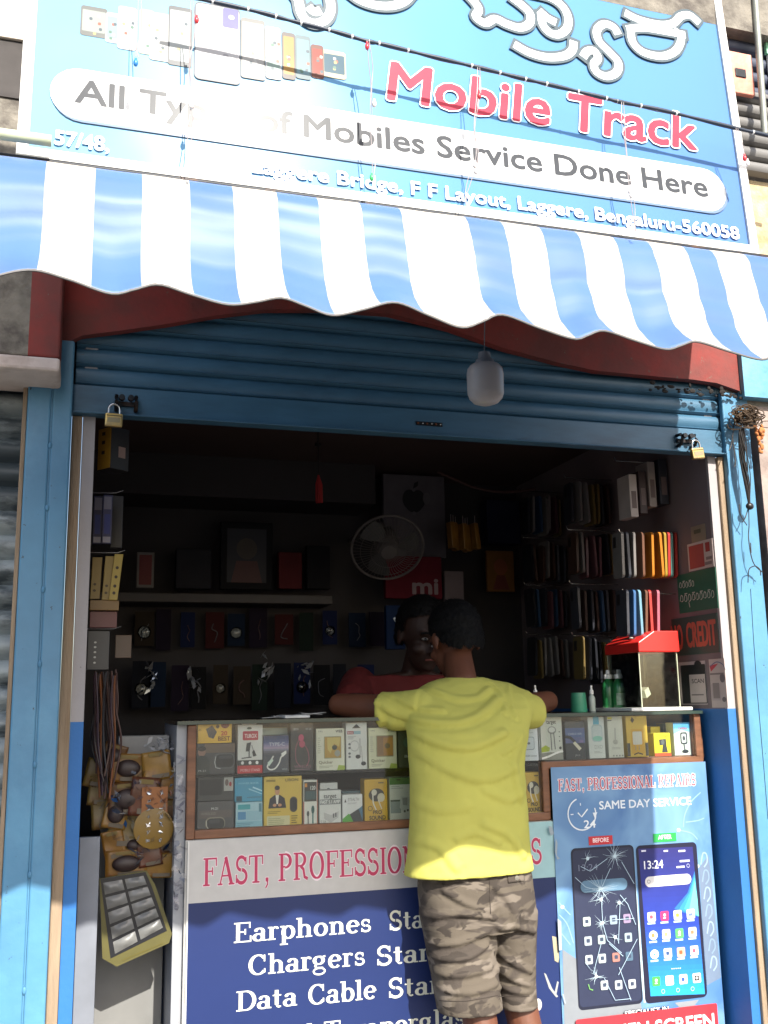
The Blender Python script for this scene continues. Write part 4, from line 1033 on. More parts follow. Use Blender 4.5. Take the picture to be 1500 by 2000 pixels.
carton((515, 1518, 590, 1616), 'cbae48', 'yellow box picturing a man in a dark jacket and a rounded speaker', a22, base=lo)
carton((592, 1524, 621, 1614), 'd2d4cc', 'narrow white cable box with a black upper panel and orange edges', a23, base=lo)
carton((623, 1541, 667, 1608), 'cfd1ce', 'white car charger box reading target in the lower row', a24, base=lo)
carton((624, 1520, 660, 1560), 'cccdcb', 'white hang tab carton rising behind the white car charger box', lambda A: A.ellipse(.48, .34, .1, .1, '333333'), Y=.2, depth=.03, base=lo + .055)
carton((668, 1551, 709, 1608), 'd4d6d6', 'white box with green and black corner pictures in the lower row', a25, base=lo)
carton((668, 1536, 706, 1575), '56707a', 'slate blue carton behind the green cornered white box', lambda A: T(A, 'EX', .1, .1, .3, .3, '2c3c44'), Y=.2, depth=.04, base=lo + .03)
carton((711, 1522, 758, 1606), 'c8a02c', 'yellow PRO SOUND earphone box left of the yellow shirt', a26, base=lo)
carton((760, 1520, 806, 1605), 'c6cac2', 'white adapter box with a green top beside the yellow shirt', a27, base=lo)
carton((1022, 1513, 1060, 1595), 'c8a432', 'yellow PRO SOUND earphone box right of the yellow shirt', a26, base=lo)

# ------------------------------------------------------------------ posters on the counter front
def paper(Y, x0, x1, z0, z1, mt, name, label, thick=.0015):
    root = thing(name, label, 'poster', ((x0 + x1) / 2, Y, z0))
    m = MB(); m.box(x0, x1, Y, Y + thick, z0, z1, mt); m.build('sheet', root)
    return root
YP = .116
px0, px1 = spot(364, 1800, YP).x, spot(1092, 1800, YP).x
pz1 = spot(365, 1643, YP).z
P1 = paper(YP, px0, px1, .06, pz1, mat('poster_blue_vinyl', (24, 42, 92), .42, var=.08, scale=3, bump=.12, bscale=8), 'price_poster', 'blue and white poster listing earphones, chargers and data cables on the counter')
A = facade_art(YP)
A.m2 = lambda x, z: (x, z)
zw = spot(367, 1765, YP).z
A.rect(px0 + .004, pz1, px1, zw, 'bdbab6'); A.rect(px0, pz1, px0 + .004, .06, 'd6d4ce')
xt = spot(1010, 1690, YP).x
A.rect(xt, pz1, px1, zw, '9fc4c8')
A.m2 = lambda px, py: (spot(px, py, YP).x, spot(px, py, YP).z)
A.text('FAST, PROFESSIONAL REPAIRS', (395, 1726), (1060, 1691), (395, 1671), 'b8385c', serif=True, outline=(.05, 'e6d6da'))
for body, bl, br, tl in (('Earphones', (455, 1839), (726, 1822), (455, 1800)), ('Start', (759, 1817), (866, 1809), (759, 1779)), ('Chargers', (484, 1902), (714, 1888), (484, 1862)), ('Start', (734, 1885), (862, 1876), (734, 1847)),
                         ('Data', (460, 1974), (581, 1965), (460, 1935)), ('Cable', (601, 1962), (736, 1951), (601, 1922)), ('Start', (757, 1948), (882, 1939), (757, 1909)), ('l Temperglass', (597, 2032), (930, 2008), (597, 1992))):
    A.text(body, bl, br, tl, 'dcdccb', serif=True)
A.poly([(1062, 1900), (1066, 1902), (1078, 1930), (1090, 1946), (1086, 1948), (1072, 1930)], '9a9c9c'); A.poly([(1088, 1916), (1091, 1918), (1086, 1944), (1082, 1942)], '9a9c9c')
A.poly([(1078, 1828), (1086, 1830), (1092, 1870), (1090, 1880), (1083, 1876)], 'a89e84'); A.ellipse(1051, 1962, 7, 12, 'c2bfb8')
A.build('printed_lettering', P1)

YQ = .112
qx0, qx1 = spot(1085, 1700, YQ).x, spot(1389, 1640, YQ).x
qz1 = spot(1073, 1499, YQ).z
PB = bpy.data.materials.new('repair_poster_print'); PB.use_nodes = True
n, l = PB.node_tree.nodes, PB.node_tree.links
p_ = n['Principled BSDF']; p_.inputs['Roughness'].default_value = .33
tc = n.new('ShaderNodeTexCoord'); nz = n.new('ShaderNodeTexNoise'); nz.inputs['Scale'].default_value = 5; nz.inputs['Detail'].default_value = 3; nz.inputs['Distortion'].default_value = 1.2; l.new(tc.outputs['Object'], nz.inputs[0])
rp = n.new('ShaderNodeValToRGB'); l.new(nz.outputs[0], rp.inputs[0])
rp.color_ramp.elements[0].position = .3; rp.color_ramp.elements[0].color = (*lin((78, 118, 168)), 1); rp.color_ramp.elements[1].position = .75; rp.color_ramp.elements[1].color = (*lin((124, 164, 200)), 1)
l.new(rp.outputs[0], p_.inputs['Base Color'])
nb = n.new('ShaderNodeTexNoise'); nb.inputs['Scale'].default_value = 7; l.new(tc.outputs['Object'], nb.inputs[0]); bp = n.new('ShaderNodeBump'); bp.inputs['Strength'].default_value = .2; bp.inputs['Distance'].default_value = .02; l.new(nb.outputs[0], bp.inputs['Height']); l.new(bp.outputs[0], p_.inputs['Normal'])
P2 = paper(YQ, qx0, qx1, .06, qz1, PB, 'repair_poster', 'blue repair poster with a cracked phone and a working phone on the counter')
A = facade_art(YQ)
_m = A.m2
A.m2 = lambda x, y: _m(1040 + .30667 * x, 1480 + .30667 * y)
A.poly([(1060, 700), (1120, 620), (1140, 760), (1200, 1400), (1110, 1450), (1085, 1100)], '6c7c92')
A.poly([(190, 1220), (690, 1560), (720, 1800), (205, 1800)], '7d8288'); A.poly([(905, 1560), (1060, 1540), (985, 1640)], '868a90')
for i in range(7):
    q = 600 + i * 110
    A.line([(1072 + i * 10, q + 80), (1084 + i * 10, q + 10), (1106 + i * 10, q + 14), (1112 + i * 10, q + 60), (1092 + i * 10, q + 96)], .0045, ['90a6ba', '7e94aa'][i % 2], smooth=True)
for pts in ([(960, 440), (970, 360), (1010, 280), (1070, 220)], [(975, 410), (1050, 400), (1092, 384)], [(1050, 520), (1010, 480), (930, 460)], [(170, 1000), (220, 1060), (260, 1180)], [(165, 920), (240, 1000)], [(185, 1120), (240, 1190)]):
    A.line(pts, .0028, '8eb0cc', smooth=True)
for (x, y) in ((930, 460), (190, 950), (1050, 690)): A.ellipse(x, y, 12, 12, 'c4dce8')
A.line([(625, 560), (660, 900), (700, 1400), (715, 1560)], .008, 'a8bcc4', smooth=True)
A.text('FAST, PROFESSIONAL REPAIRS', (163, 207), (1042, 181), (160, 131), 'b83a52', serif=True, outline=(.11, 'f0ecec'))
A.text('SAME DAY SERVICE', (426, 324), (1010, 302), (424, 274), 'e4eaf0', .03)
A.ring(314, 358, 88, .004, 'dfe6ec', -250, 20); A.poly([(382, 350), (412, 346), (396, 386)], 'dfe6ec')
A.line([(288, 350), (312, 376), (350, 326)], .004, 'e6ecf0'); A.line([(303, 288), (305, 304)], .003, 'dfe6ec'); A.line([(242, 362), (260, 360)], .003, 'dfe6ec')
A.text('24', (328, 448), (402, 443), (326, 400), 'e6ecf0', .02)
A.rect(356, 502, 510, 548, 'bc3238'); A.text('BEFORE', (384, 540), (484, 533), (382, 514), 'f0dcdc', .03)
A.rect(766, 484, 916, 530, '2c9a4c'); A.text('AFTER', (800, 520), (884, 514), (798, 494), 'e8f4ea', .03)
A.rect(242, 578, 702, 1562, '1c2033', .015); A.rect(252, 592, 692, 1545, '2a3048', .013)
A.rect(656, 560, 1112, 1520, '1c1c34', .015)
for i in range(30):                                              # the phone's wallpaper, printed
    t = i / 29; y0_, y1_ = 572 + (1505 - 572) * i / 30, 572 + (1505 - 572) * (i + 1.15) / 30
    c0, c1, c2 = (44, 44, 108), (40, 60, 156), (40, 150, 210)
    c = [int(a_ + (b_ - a_) * min(1, t * 2)) for a_, b_ in zip(c0, c1)] if t < .5 else [int(a_ + (b_ - a_) * (t * 2 - 1)) for a_, b_ in zip(c1, c2)]
    lean0, lean1 = 75 * t, 75 * (t + 1 / 30)
    A.poly([(672 + lean0, y0_ + 8), (1018 + lean0, y0_ - 6), (1018 + lean1, y1_ - 6), (672 + lean1, y1_ + 8)], '%02x%02x%02x' % tuple(c))
for q, col_ in enumerate(('2f6cb0', '36889e', '48a8a8', '6cc4b4')):
    A.poly([(1030, 720 + q * 20), (1048, 900), (1056, 1010), (960 + q * 22, 985), (900 + q * 32, 960), (985 + q * 10, 860)], col_)
A.text('13:24', (710, 708), (830, 700), (706, 658), 'eceef4', .02)
A.rect(712, 758, 1010, 802, 'd8d4d2', .02); A.ring(738, 788, 9, .0014, '666666')
for x0_, w_ in ((690, 30), (832, 28), (926, 44)): A.rect(x0_, 588, x0_ + w_, 597, 'd0d0e0')
A.rect(934, 652, 998, 660, 'd0d4e4'); A.rect(914, 690, 966, 698, 'd0d4e4'); A.ring(988, 686, 9, .001, 'd0d4e4')
ics = [(755, 1012, 'e8e8ea', 'c05060'), (838, 1006, 'd83868', 'f4e0e8'), (921, 1000, 'ececec', 'd8a040'), (1004, 993, 'e8eaf0', '6878b8'), (766, 1130, 'e8e8e8', 'd8804c'), (848, 1122, 'f0f0ee', 'e8c870'), (932, 1116, '58b060', 'f0f0f0'), (1015, 1108, 'd8dce0', 'b07858'), (774, 1250, 'ececec', '4a8cb0'), (858, 1242, 'e4e8f0', '34507c'), (942, 1236, 'e8a890', 'c85838'), (1026, 1226, 'e8e4dc', 'c0586c'), (784, 1422, '48b450', 'f0f4f0'), (869, 1416, 'eef0f2', 'd8c0a8'), (956, 1408, 'eceef2', '3858b8'), (1042, 1400, 'f0f0f0', '303030')]
for i, (x, y, c1, c2) in enumerate(ics):
    if i in (4, 8): A.ellipse(x, y, 27, 30, c1)
    else: A.rect(x - 27, y - 28, x + 28, y + 28, c1, .004)
    if i == 3: A.rect(x - 14, y - 4, x + 14, y + 12, c2)
    elif i in (1, 6, 12): A.ellipse(x, y - 6, 8, 10, c2); A.line([(x - 8, y + 14), (x + 8, y + 12)], .003, c2)
    elif i == 15: A.ring(x, y + 2, 12, .002, c2); A.rect(x - 16, y - 14, x + 16, y + 16, c2, .002); A.ellipse(x, y, 8, 9, 'c0c0c0')
    elif i == 8: A.poly([(x - 8, y - 10), (x + 12, y), (x - 6, y + 12)], c2)
    else: A.rect(x - 12, y - 10, x + 10, y + 12, c2, .002)
    if i < 12: A.rect(x - 26, y + 38, x + 24, y + 45, 'b8d0e8')
for i in range(5): A.ellipse(884 + i * 13, 1342 - i, 4, 4, 'c8e0f0')
for x in (828, 922, 1015): A.ring(x, 1486 - (x - 828) * .09, 10, .0016, 'bcdcf0')
# the cracked one
A.rect(300, 784, 602, 838, '5c7c94', .02); A.text('13:24', (290, 722), (412, 712), (288, 682), '6e7488')
for (x, y, c1) in ((342, 1042, 'b8c8c0'), (512, 1030, '8898a8'), (598, 1022, '8c7c98'), (350, 1165, '9aa4ac'), (436, 1156, '98a8a8'), (606, 1142, '90a0a8'), (356, 1284, 'a8b0b4'), (440, 1276, 'a8b4b8'), (528, 1268, 'a07068'), (612, 1262, '4c6478'), (454, 1446, 'b8c4c4'), (544, 1444, 'a4acb0'), (630, 1438, 'b0b4b8')):
    A.rect(x - 25, y - 27, x + 25, y + 27, c1, .004); A.rect(x - 11, y - 12, x + 12, y + 10, '3a4458', .002)
A.line([(352, 1440), (360, 1470), (382, 1478)], .003, '6aa05c')
rc = random.Random(5)
def star(x, y, k, L, col_='b8ccd8'):
    for i in range(k):
        an = rc.uniform(0, 6.28); q = rc.uniform(.4, 1) * L
        A.line([(x, y), (x + q * .5 * math.cos(an) + rc.uniform(-8, 8), y + q * .5 * math.sin(an) + rc.uniform(-8, 8)), (x + q * math.cos(an), y + q * math.sin(an))], .0013, col_, taper=True)
for (x, y, k, L) in ((520, 625, 26, 95), (425, 830, 22, 120), (440, 1050, 16, 80), (400, 1390, 16, 80), (345, 640, 8, 70), (520, 1140, 9, 60), (545, 920, 6, 50), (430, 900, 10, 90)):
    star(x, y, k, L); A.ellipse(x, y, 10, 12, 'b8ccd4')
for pts in ([(490, 700), (430, 830)], [(560, 660), (640, 800)], [(430, 870), (440, 1050), (470, 1160), (560, 1240)], [(660, 1150), (540, 1380)], [(640, 1020), (500, 1030)], [(540, 1180), (550, 930), (590, 890)], [(545, 1330), (620, 1540)], [(450, 1400), (520, 1540), (620, 1530)], [(650, 1060), (600, 930), (550, 870)], [(480, 1180), (570, 1260)], [(430, 1180), (380, 1370), (330, 1300)], [(470, 640), (360, 720), (300, 690)], [(265, 760), (330, 820), (430, 850)]):
    A.line(pts, .0016, 'a8c0d0')
A.text('SPECIALIST IN', (582, 1641), (860, 1617), (580, 1606), 'eef0f2', .02, outline=(.14, '2c3038'))
A.rect(268, 1664, 1190, 1900, 'c0303a', .006)
A.text('BROKEN SCREEN', (306, 1790), (1152, 1736), (300, 1700), 'f0ecec', .035)
for pts in ([(95, 430), (118, 440), (130, 480), (112, 495), (100, 470)], [(140, 510), (152, 540), (148, 620), (168, 640), (150, 645), (136, 600)], [(152, 1020), (176, 1040), (180, 1220), (162, 1225)], [(182, 1500), (190, 1500), (205, 1560), (198, 1560)]):
    A.poly(pts, '98a4ac')
A.build('printed_artwork', P2)

# ------------------------------------------------------------------ things standing on the counter
PLEX = glass('acrylic', (250, 252, 247), .04)
RLID = mat('glossy_red_lid', (214, 44, 38), .35, var=.05)
yb0, yb1 = .16, .385
f_ = [spot(x, y, yb0) for x, y in ((1248, 1273), (1247, 1254), (1277, 1232), (1324, 1232), (1328, 1273))]
db = thing('collection_box', 'clear acrylic collection box with a red lid and white base on the counter', 'collection box', (f_[0].x + .05, .27, ZT))
m = MB(); m.prism([(p.x, yb0, p.z) for p in f_], (0, yb1 - yb0, 0), RLID); lid = m.build('lid', db, bevel=.003)
m = MB(); pa = Vector((f_[1].x * .55 + f_[2].x * .45, .26, f_[1].z * .55 + f_[2].z * .45)); d_ = Vector((f_[2].x - f_[1].x, 0, f_[2].z - f_[1].z)).normalized(); nn = Vector((-d_.z, 0, d_.x))
m.obox(pa + nn * .0008, d_ * .004, Vector((0, .035, 0)), nn * .0006, BLACKP); m.ell(pa + nn * .002 + Vector((0, -.012, 0)), .005, .012, .003, WHITEP, 10, 6); m.build('coin_slot', lid)
m = MB()
x0, x1, z0, z1 = f_[0].x + .004, f_[4].x - .006, ZT + .012, f_[0].z - .001
for a in ((x0, x0 + .003, yb0 + .01, yb1 - .01), (x1 - .003, x1, yb0 + .01, yb1 - .01), (x0 + .0032, x1 - .0032, yb0 + .01, yb0 + .013), (x0 + .0032, x1 - .0032, yb1 - .013, yb1 - .01)):
    m.box(a[0], a[1], a[2], a[3], z0, z1, PLEX)
m.build('clear_walls', db)
m = MB(); EDG = mat('acrylic_edge', (190, 196, 170), .2)
for (x, y) in ((x0 - .0004, yb0 + .0094), (x1 - .0024, yb0 + .0094), (x0 - .0004, yb1 - .0124)):
    m = MB(); m.box(x, x + .0028, y, y + .0028, z0, z1, EDG); m.build('glued_edge', db)
b0_, b1_ = spot(1233, 1384, yb0 - .01), spot(1353, 1384, yb0 - .01)
m = MB(); m.box(b0_.x, b1_.x, yb0 - .012, yb1 + .01, ZT + .0005, ZT + .0115, WHITEP); m.build('base_plate', db, bevel=.003)
m = MB(); m.box(x0 + .03, x0 + .05, .25, .3, ZT + .012, ZT + .0135, ink('c8c4a8')); m.obox((x0 + .055, .24, ZT + .06), (.008, 0, .006), (0, .02, 0), (-.004, 0, .012), ink('b4b8a8')); m.build('banknote', db)

def bottle(px, Y, r_, prof, mt, capmt, label, name='spray_bottle'):
    c = spot(px, 1388, Y); c.z = ZT + .0006
    root = thing(name, label, 'bottle', c)
    m = MB(); m.lathe([(a * r_, h) for a, h in prof], c, mt, 20); m.build('body', root, smooth=True)
    H = prof[-1][1]
    m = MB(); m.lathe([(.42 * r_, H), (.62 * r_, H + .001), (.6 * r_, H + .014), (.34 * r_, H + .016), (.3 * r_, H + .03), (0, H + .031)], c, capmt, 16)
    m.build('cap', root, smooth=True)
    return root, c
GRN = mat('green_bottle_plastic', (38, 110, 62), .25, var=.1, spec=.6)
pr = [(0, 0), (.92, 0), (1, .004), (1, .075), (.92, .09), (.6, .102), (.42, .108)]
rt, c = bottle(1191, .36, .0225, pr, GRN, WHITEP, 'green spray bottle with white nozzle, the left of the pair by the collection box')
rt, c = bottle(1212, .32, .0225, pr, GRN, WHITEP, 'green spray bottle with a torn label, right beside the collection box')
m = MB(); lb = [(.0229 * math.cos(t), .0229 * math.sin(t)) for t in [-2.6 + k * .16 for k in range(13)]]
vs = [(c.x + x, c.y + y, c.z + z) for z in (.02, .06) for x, y in lb]; k = len(lb)
m.faces(vs, [(i, i + 1, k + i + 1, k + i) for i in range(k - 1)], mat('torn_label', (150, 170, 150), .6, var=.3, scale=60, col2=(60, 110, 70))); m.build('label', rt, smooth=True)
rt, c = bottle(1157, .33, .0115, [(0, 0), (.95, 0), (1, .003), (1, .045), (.7, .052), (.45, .056)], mat('clear_small_bottle', (178, 190, 182), .25), WHITEP, 'small clear spray bottle standing between the green cup and the green bottles')
c = spot(1131, 1388, .27); c.z = ZT + .0006
m = MB(); m.lathe([(0, 0), (.026, 0), (.027, .003), (.0235, .062), (.0215, .062), (.0245, .004), (0, .004)], c, mat('sea_green_cup', (60, 140, 108), .35), 24)
o = m.build('cup', None, smooth=True); tag(o, 'sea green plastic cup turned upside down on the counter', 'cup')
rt, c = bottle(1047, .42, .012, [(0, 0), (.95, 0), (1, .003), (1, .048), (.6, .056), (.4, .06)], mat('grey_small_bottle', (120, 126, 122), .3), WHITEP, 'small bottle with a white cap standing behind the right shoulder of the yellow shirt')
# papers and a phone left on the glass
c = spot(575, 1394, .24)
m = MB()
for i in range(9):
    x = c.x - .07 + i * .018 + rnd.uniform(-.01, .01); m.obox((x, .25 + rnd.uniform(-.05, .08), ZT + .004 + i * .0012), (.03, rnd.uniform(-.01, .01), rnd.uniform(-.003, .003)), (.004, .04, 0), (0, 0, .0009), mat('clear_wrap', (140, 140, 142), .25, var=.3, scale=40))
o = m.build('plastic_wraps', None); tag(o, 'crumpled clear plastic wraps lying on the counter glass', 'wrapping')
a = spot(555, 1397, .17)
m = MB(); m.box(a.x, a.x + .075, .16, .3, ZT + .0006, ZT + .009, mat('white_phone_back', (214, 212, 208), .35)); o = m.build('mobile_phone', None, bevel=.003); tag(o, 'white phone lying flat on the counter near the left arm', 'phone')
# ------------------------------------------------------------------ inside the shop
def side(px, py):
    d = RW @ Vector((px - 750, py - 1000, FOC)); return CAM + d * (XR / d.x)
def side_art():
    def m2(px, py):
        p = side(px, py); return (-p.y, p.z)
    return Art((XR - .002, 0, 0), (0, -1, 0), (0, 0, 1), (-1, 0, 0), m2)
def wall_notice(name, label, tl, br, col, art):
    a, b2 = side(*tl), side(*br)
    root = thing(name, label, 'notice', (XR - .002, (a.y + b2.y) / 2, b2.z))
    m = MB(); m.box(XR - .0022, XR - .0004, min(a.y, b2.y), max(a.y, b2.y), b2.z, a.z, ink(col)); m.build('sheet', root)
    A = side_art(); art(A); A.build('printed_front', root)
def scrawl(A, x0, x1, y, h, col, n, w=.0028):
    """a line of looping script"""
    for i in range(n):
        x = x0 + (x1 - x0) * i / n; d = (x1 - x0) / n
        yy = y - (x - x0) * .16
        A.line([(x, yy), (x + d * .2, yy - h), (x + d * .6, yy - h * .9), (x + d * .7, yy - h * .1), (x + d * .3, yy + h * .1 * (i % 3))], w, col, smooth=True)
        if i % 2: A.line([(x + d * .1, yy - h * 1.25), (x + d * .8, yy - h * 1.35)], w, col)
def g1(A): scrawl(A, 1328, 1358, 1148, 9, 'c2ccc0', 5); scrawl(A, 1330, 1398, 1175, 11, 'c2ccc0', 9); A.line([(1347, 1176), (1349, 1186)], .003, 'c2ccc0')
wall_notice('green_notice', 'green wall notice with two lines of white script above NO CREDIT', (1323, 1124), (1404, 1187), '2e6450', g1)
def g2(A): A.text('CREDIT', (1344, 1266), (1401, 1256), (1344, 1220), 'b0604e', .035); A.text('NO', (1315, 1270), (1336, 1267), (1315, 1224), 'b0604e', .035)
wall_notice('credit_notice', 'dark green wall notice reading NO CREDIT in orange letters', (1312, 1210), (1407, 1274), '34524c', g2)
def g3(A):
    A.rect(1346, 1068, 1378, 1106, 'a8484c'); A.rect(1378, 1060, 1388, 1076, 'a03a40'); A.rect(1380, 1088, 1392, 1091, '8a7c7c'); A.rect(1378, 1098, 1392, 1101, '8a7c7c')
wall_notice('red_notice', 'small white and red paper stuck on the wall above the green notice', (1343, 1064), (1396, 1106), 'c4b4b0', g3)
wall_notice('brown_notice', 'small brown paper stuck highest among the right wall notices', (1350, 1030), (1380, 1054), '8c8070', lambda A: A.rect(1356, 1036, 1370, 1040, '5c5c4c'))
def g4(A):
    A.rect(1330, 1300, 1384, 1374, '26282a', .004); A.rect(1347, 1318, 1382, 1372, 'b4a8a4'); A.text('SCAN', (1353, 1336), (1376, 1332), (1353, 1328), '3c3838', .02); A.rect(1352, 1356, 1376, 1358, '6a6464'); A.ellipse(1364, 1297, 7, 7, '26282a')
wall_notice('payment_notice', 'black framed payment card on the white paper low on the right wall', (1326, 1294), (1384, 1376), 'b4a6a6', g4)
def g5(A):
    A.poly([(1387, 1300), (1404, 1296), (1390, 1312)], 'b84450'); A.line([(1388, 1302), (1400, 1293), (1412, 1297), (1418, 1308)], .003, '5a6488', smooth=True); A.rect(1390, 1336, 1410, 1368, 'aa9c9c', .002); A.rect(1393, 1334, 1408, 1364, '847878'); A.ellipse(1412, 1324, 5, 9, '6c6468'); A.rect(1388, 1315, 1415, 1317, '7c7070'); A.ellipse(1416, 1366, 4, 5, '6c6468')
wall_notice('wallet_notice', 'white payment paper with a red corner nearest the wall end', (1385, 1288), (1423, 1382), 'b8aaa6', g5)
# --------------------------------- phone cases on hooks along the right wall
CASEC = {}
def case_proto(col):
    nm = 'case_' + col
    if nm not in CASEC:
        me = MB(); w, h, t = .038, .078, .0045
        pts = _arc(w - .012, h - .012, .012, .012, 0, 90, 4) + _arc(-w + .012, h - .012, .012, .012, 90, 180, 4) + _arc(-w + .012, -h + .012, .012, .012, 180, 270, 4) + _arc(w - .012, -h + .012, .012, .012, 270, 360, 4)
        me.prism([(-t, y, z) for y, z in pts], (2 * t, 0, 0), mat('case_' + col, col, .35, var=.08))
        cm = MB(); cm.box(-t - .0012, -t - .0002, w * .2, w * .75, h * .35, h * .82, BLACKP)
        CASEC[nm] = (me.mesh('phone_case'), cm.mesh('camera_hole'))
    return CASEC[nm]
def put_case(x, y, z, col, label, group=None, tilt=0.0, sc=1.0):
    a, b2 = case_proto(col)
    o = bpy.data.objects.new('phone_case', a); COL.objects.link(o); o.location = (x, y, z); o.rotation_euler = (tilt, rnd.uniform(-.05, .05), rnd.uniform(-.12, .12)); o.scale = (sc, sc, sc)
    tag(o, label, 'phone case', group or 'phone cases hung along the right wall')
    c = bpy.data.objects.new('camera_hole', b2); COL.objects.link(c); c.parent = o
def hook(x1, y, z, L=.17):
    m = MB(); m.tube([(x1, y, z), (x1 - L, y, z), (x1 - L - .006, y, z + .012)], .002, CHROME, 6); return m
NMC = {'a83430': 'red', 'b87428': 'orange', 'a08436': 'mustard', '736f6c': 'pale', '5c8a84': 'teal', '6a4a3a': 'brown', '3a3c44': 'dark grey', '3a6290': 'blue', 'a05a6a': 'plum', '7098ac': 'sky blue'}
rows = [(1085, [('a83430', 1310), ('5c8a84', 1303), ('a83430', 1296), ('a08436', 1288), ('b87428', 1280), ('b87428', 1262), ('6a4a3a', 1244), ('736f6c', 1228), ('3a3c44', 1217), ('736f6c', 1208)], 'middle row'),
        (1198, [('a05a6a', 1276), ('a83430', 1262), ('6a4a3a', 1250), ('7098ac', 1239), ('3a6290', 1228), ('3a3c44', 1216)], 'row behind the red lid')]
for py, cs, rn in rows:
    for i, (c_, px) in enumerate(cs):
        p = spot(px, py, .24)
        nb = NMC[cs[i - 1][0]] if i else 'the wall'
        put_case(p.x, .24, p.z, c_, '%s phone case in the %s, left of %s' % (NMC[c_], rn, nb if nb == 'the wall' else 'the %s one' % nb) if cs.count((c_, px)) == 1 else '', tilt=.04)
for (px, py, w, h, col, lb) in ((1226, 972, .03, .15, 'b4a8a4', 'pale boxed tempered glass hanging top right inside, left of the dark boxes'), (1244, 966, .028, .15, '3c2c2e', 'dark maroon box hanging between two pale boxes near the ceiling'), (1262, 950, .028, .16, '968a84', 'taupe box hanging second from the wall near the ceiling'), (1284, 945, .034, .16, '2a2c34', 'black box hanging nearest the right wall near the ceiling')):
    p = spot(px, py, .26)
    root = thing('hanging_box', lb, 'box', p, 'boxes hung under the ceiling by the right wall')
    m = MB(); m.box(p.x - w / 2, p.x + w / 2, .22, .30, p.z - h / 2, p.z + h / 2, mat('hbox_' + col, col, .5)); m.build('carton', root, bevel=.002)
    m = MB(); m.box(p.x - w * .3, p.x + w * .3, .2185, .2198, p.z - h * .3, p.z + h * .1, ink('6a5a58')); m.build('printed_front', root)
hk_i = 0
for (Y, pys) in ((.62, (985, 1085, 1190, 1290)), (1.02, (1010, 1100, 1190, 1285))):
    for py in pys:
        xw = XR - .02
        z = spot(1100, py, Y).z
        for k in range(7):
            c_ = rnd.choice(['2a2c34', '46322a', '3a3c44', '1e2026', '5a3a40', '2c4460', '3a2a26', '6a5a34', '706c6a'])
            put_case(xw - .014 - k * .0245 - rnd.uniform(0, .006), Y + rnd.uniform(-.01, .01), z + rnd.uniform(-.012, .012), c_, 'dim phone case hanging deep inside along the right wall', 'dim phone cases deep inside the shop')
for q, (Y, pys) in enumerate(((.24, (1040, 1158, 900)), (.62, (938, 1038, 1142, 1242)), (1.02, (968, 1056, 1146, 1240)))):
    for py in pys:
        m = hook(XR, Y, spot(1200, py, Y).z, .2); o = m.build('wall_hook', None, smooth=True)
        tag(o, 'thin steel display hook fixed to the right wall', 'hook', 'display hooks on the right wall')
# --------------------------------- things on the back wall
def flat_thing(name, label, cat, px, Y, col, th=.02, art=None, group=None, rough=.7):
    x0, y0, x1, y1 = px
    a, b2 = spot(x0, y0, Y), spot(x1, y1, Y)
    root = thing(name, label, cat, ((a.x + b2.x) / 2, Y, b2.z), group)
    m = MB(); m.box(a.x, b2.x, Y, Y + th, b2.z, a.z, mat('pl_%s' % col, col, rough, var=.12, spec=.15)); m.build('panel', root, bevel=.002)
    if art:
        A = Art((a.x, Y, b2.z), (1, 0, 0), (0, 0, 1), (0, -1, 0), lambda u, v: (u * (b2.x - a.x), (1 - v) * (a.z - b2.z)))
        art(A); A.build('printed_front', root)
    return root
def apple(A):
    A.ellipse(.42, .30, .115, .12, '1a1a20'); A.ellipse(.56, .30, .115, .12, '1a1a20'); A.ellipse(.49, .36, .14, .1, '1a1a20'); A.ellipse(.70, .28, .062, .075, '5e5a60'); A.ellipse(.49, .47, .03, .025, '5e5a60'); A.ellipse(.49, .18, .03, .025, '5e5a60')
    A.poly([(.48, .17), (.5, .1), (.57, .07), (.56, .13)], '1a1a20')
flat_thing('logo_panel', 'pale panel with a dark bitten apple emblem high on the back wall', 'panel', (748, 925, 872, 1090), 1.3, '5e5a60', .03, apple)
def mi(A): A.text('mi', (.48, .88), (.92, .88), (.48, .52), '75646a', .05)
flat_thing('red_sign', 'crimson sign reading mi on the back wall', 'sign', (752, 1085, 864, 1170), 1.24, '561020', .03, mi)
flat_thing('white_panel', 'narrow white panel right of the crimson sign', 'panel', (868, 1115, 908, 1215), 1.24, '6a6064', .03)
flat_thing('blue_sign', 'blue sign with a white slash left of the customer', 'sign', (754, 1182, 792, 1268), 1.2, '122648', .03, lambda A: A.line([(.42, .28), (.85, .62)], .012, 'c0d0e0'))
flat_thing('picture_frame', 'large black framed picture standing on the back ledge', 'picture', (432, 1018, 532, 1152), 1.36, '18181c', .03, lambda A: (A.rect(.12, .1, .88, .9, '20222c'), A.ellipse(.5, .4, .2, .16, '3c3430'), A.poly([(.2, .9), (.3, .58), (.7, .58), (.8, .9)], '4a2a2a')))
flat_thing('small_red_frame', 'small red picture in a pale frame left of the black picture', 'picture', (268, 1078, 300, 1148), 1.36, '7a7674', .02, lambda A: A.rect(.14, .08, .86, .92, '6a2426'))
flat_thing('dark_box', 'dark box standing between the two pictures on the back ledge', 'box', (345, 1072, 412, 1150), 1.36, '2a2a30', .05)
flat_thing('red_box', 'dark red box on the back ledge right of the black picture', 'box', (545, 1078, 590, 1150), 1.36, '5a2428', .05)
flat_thing('black_box', 'black box on the back ledge left of the fan', 'box', (600, 1065, 645, 1150), 1.36, '1e1e22', .05)
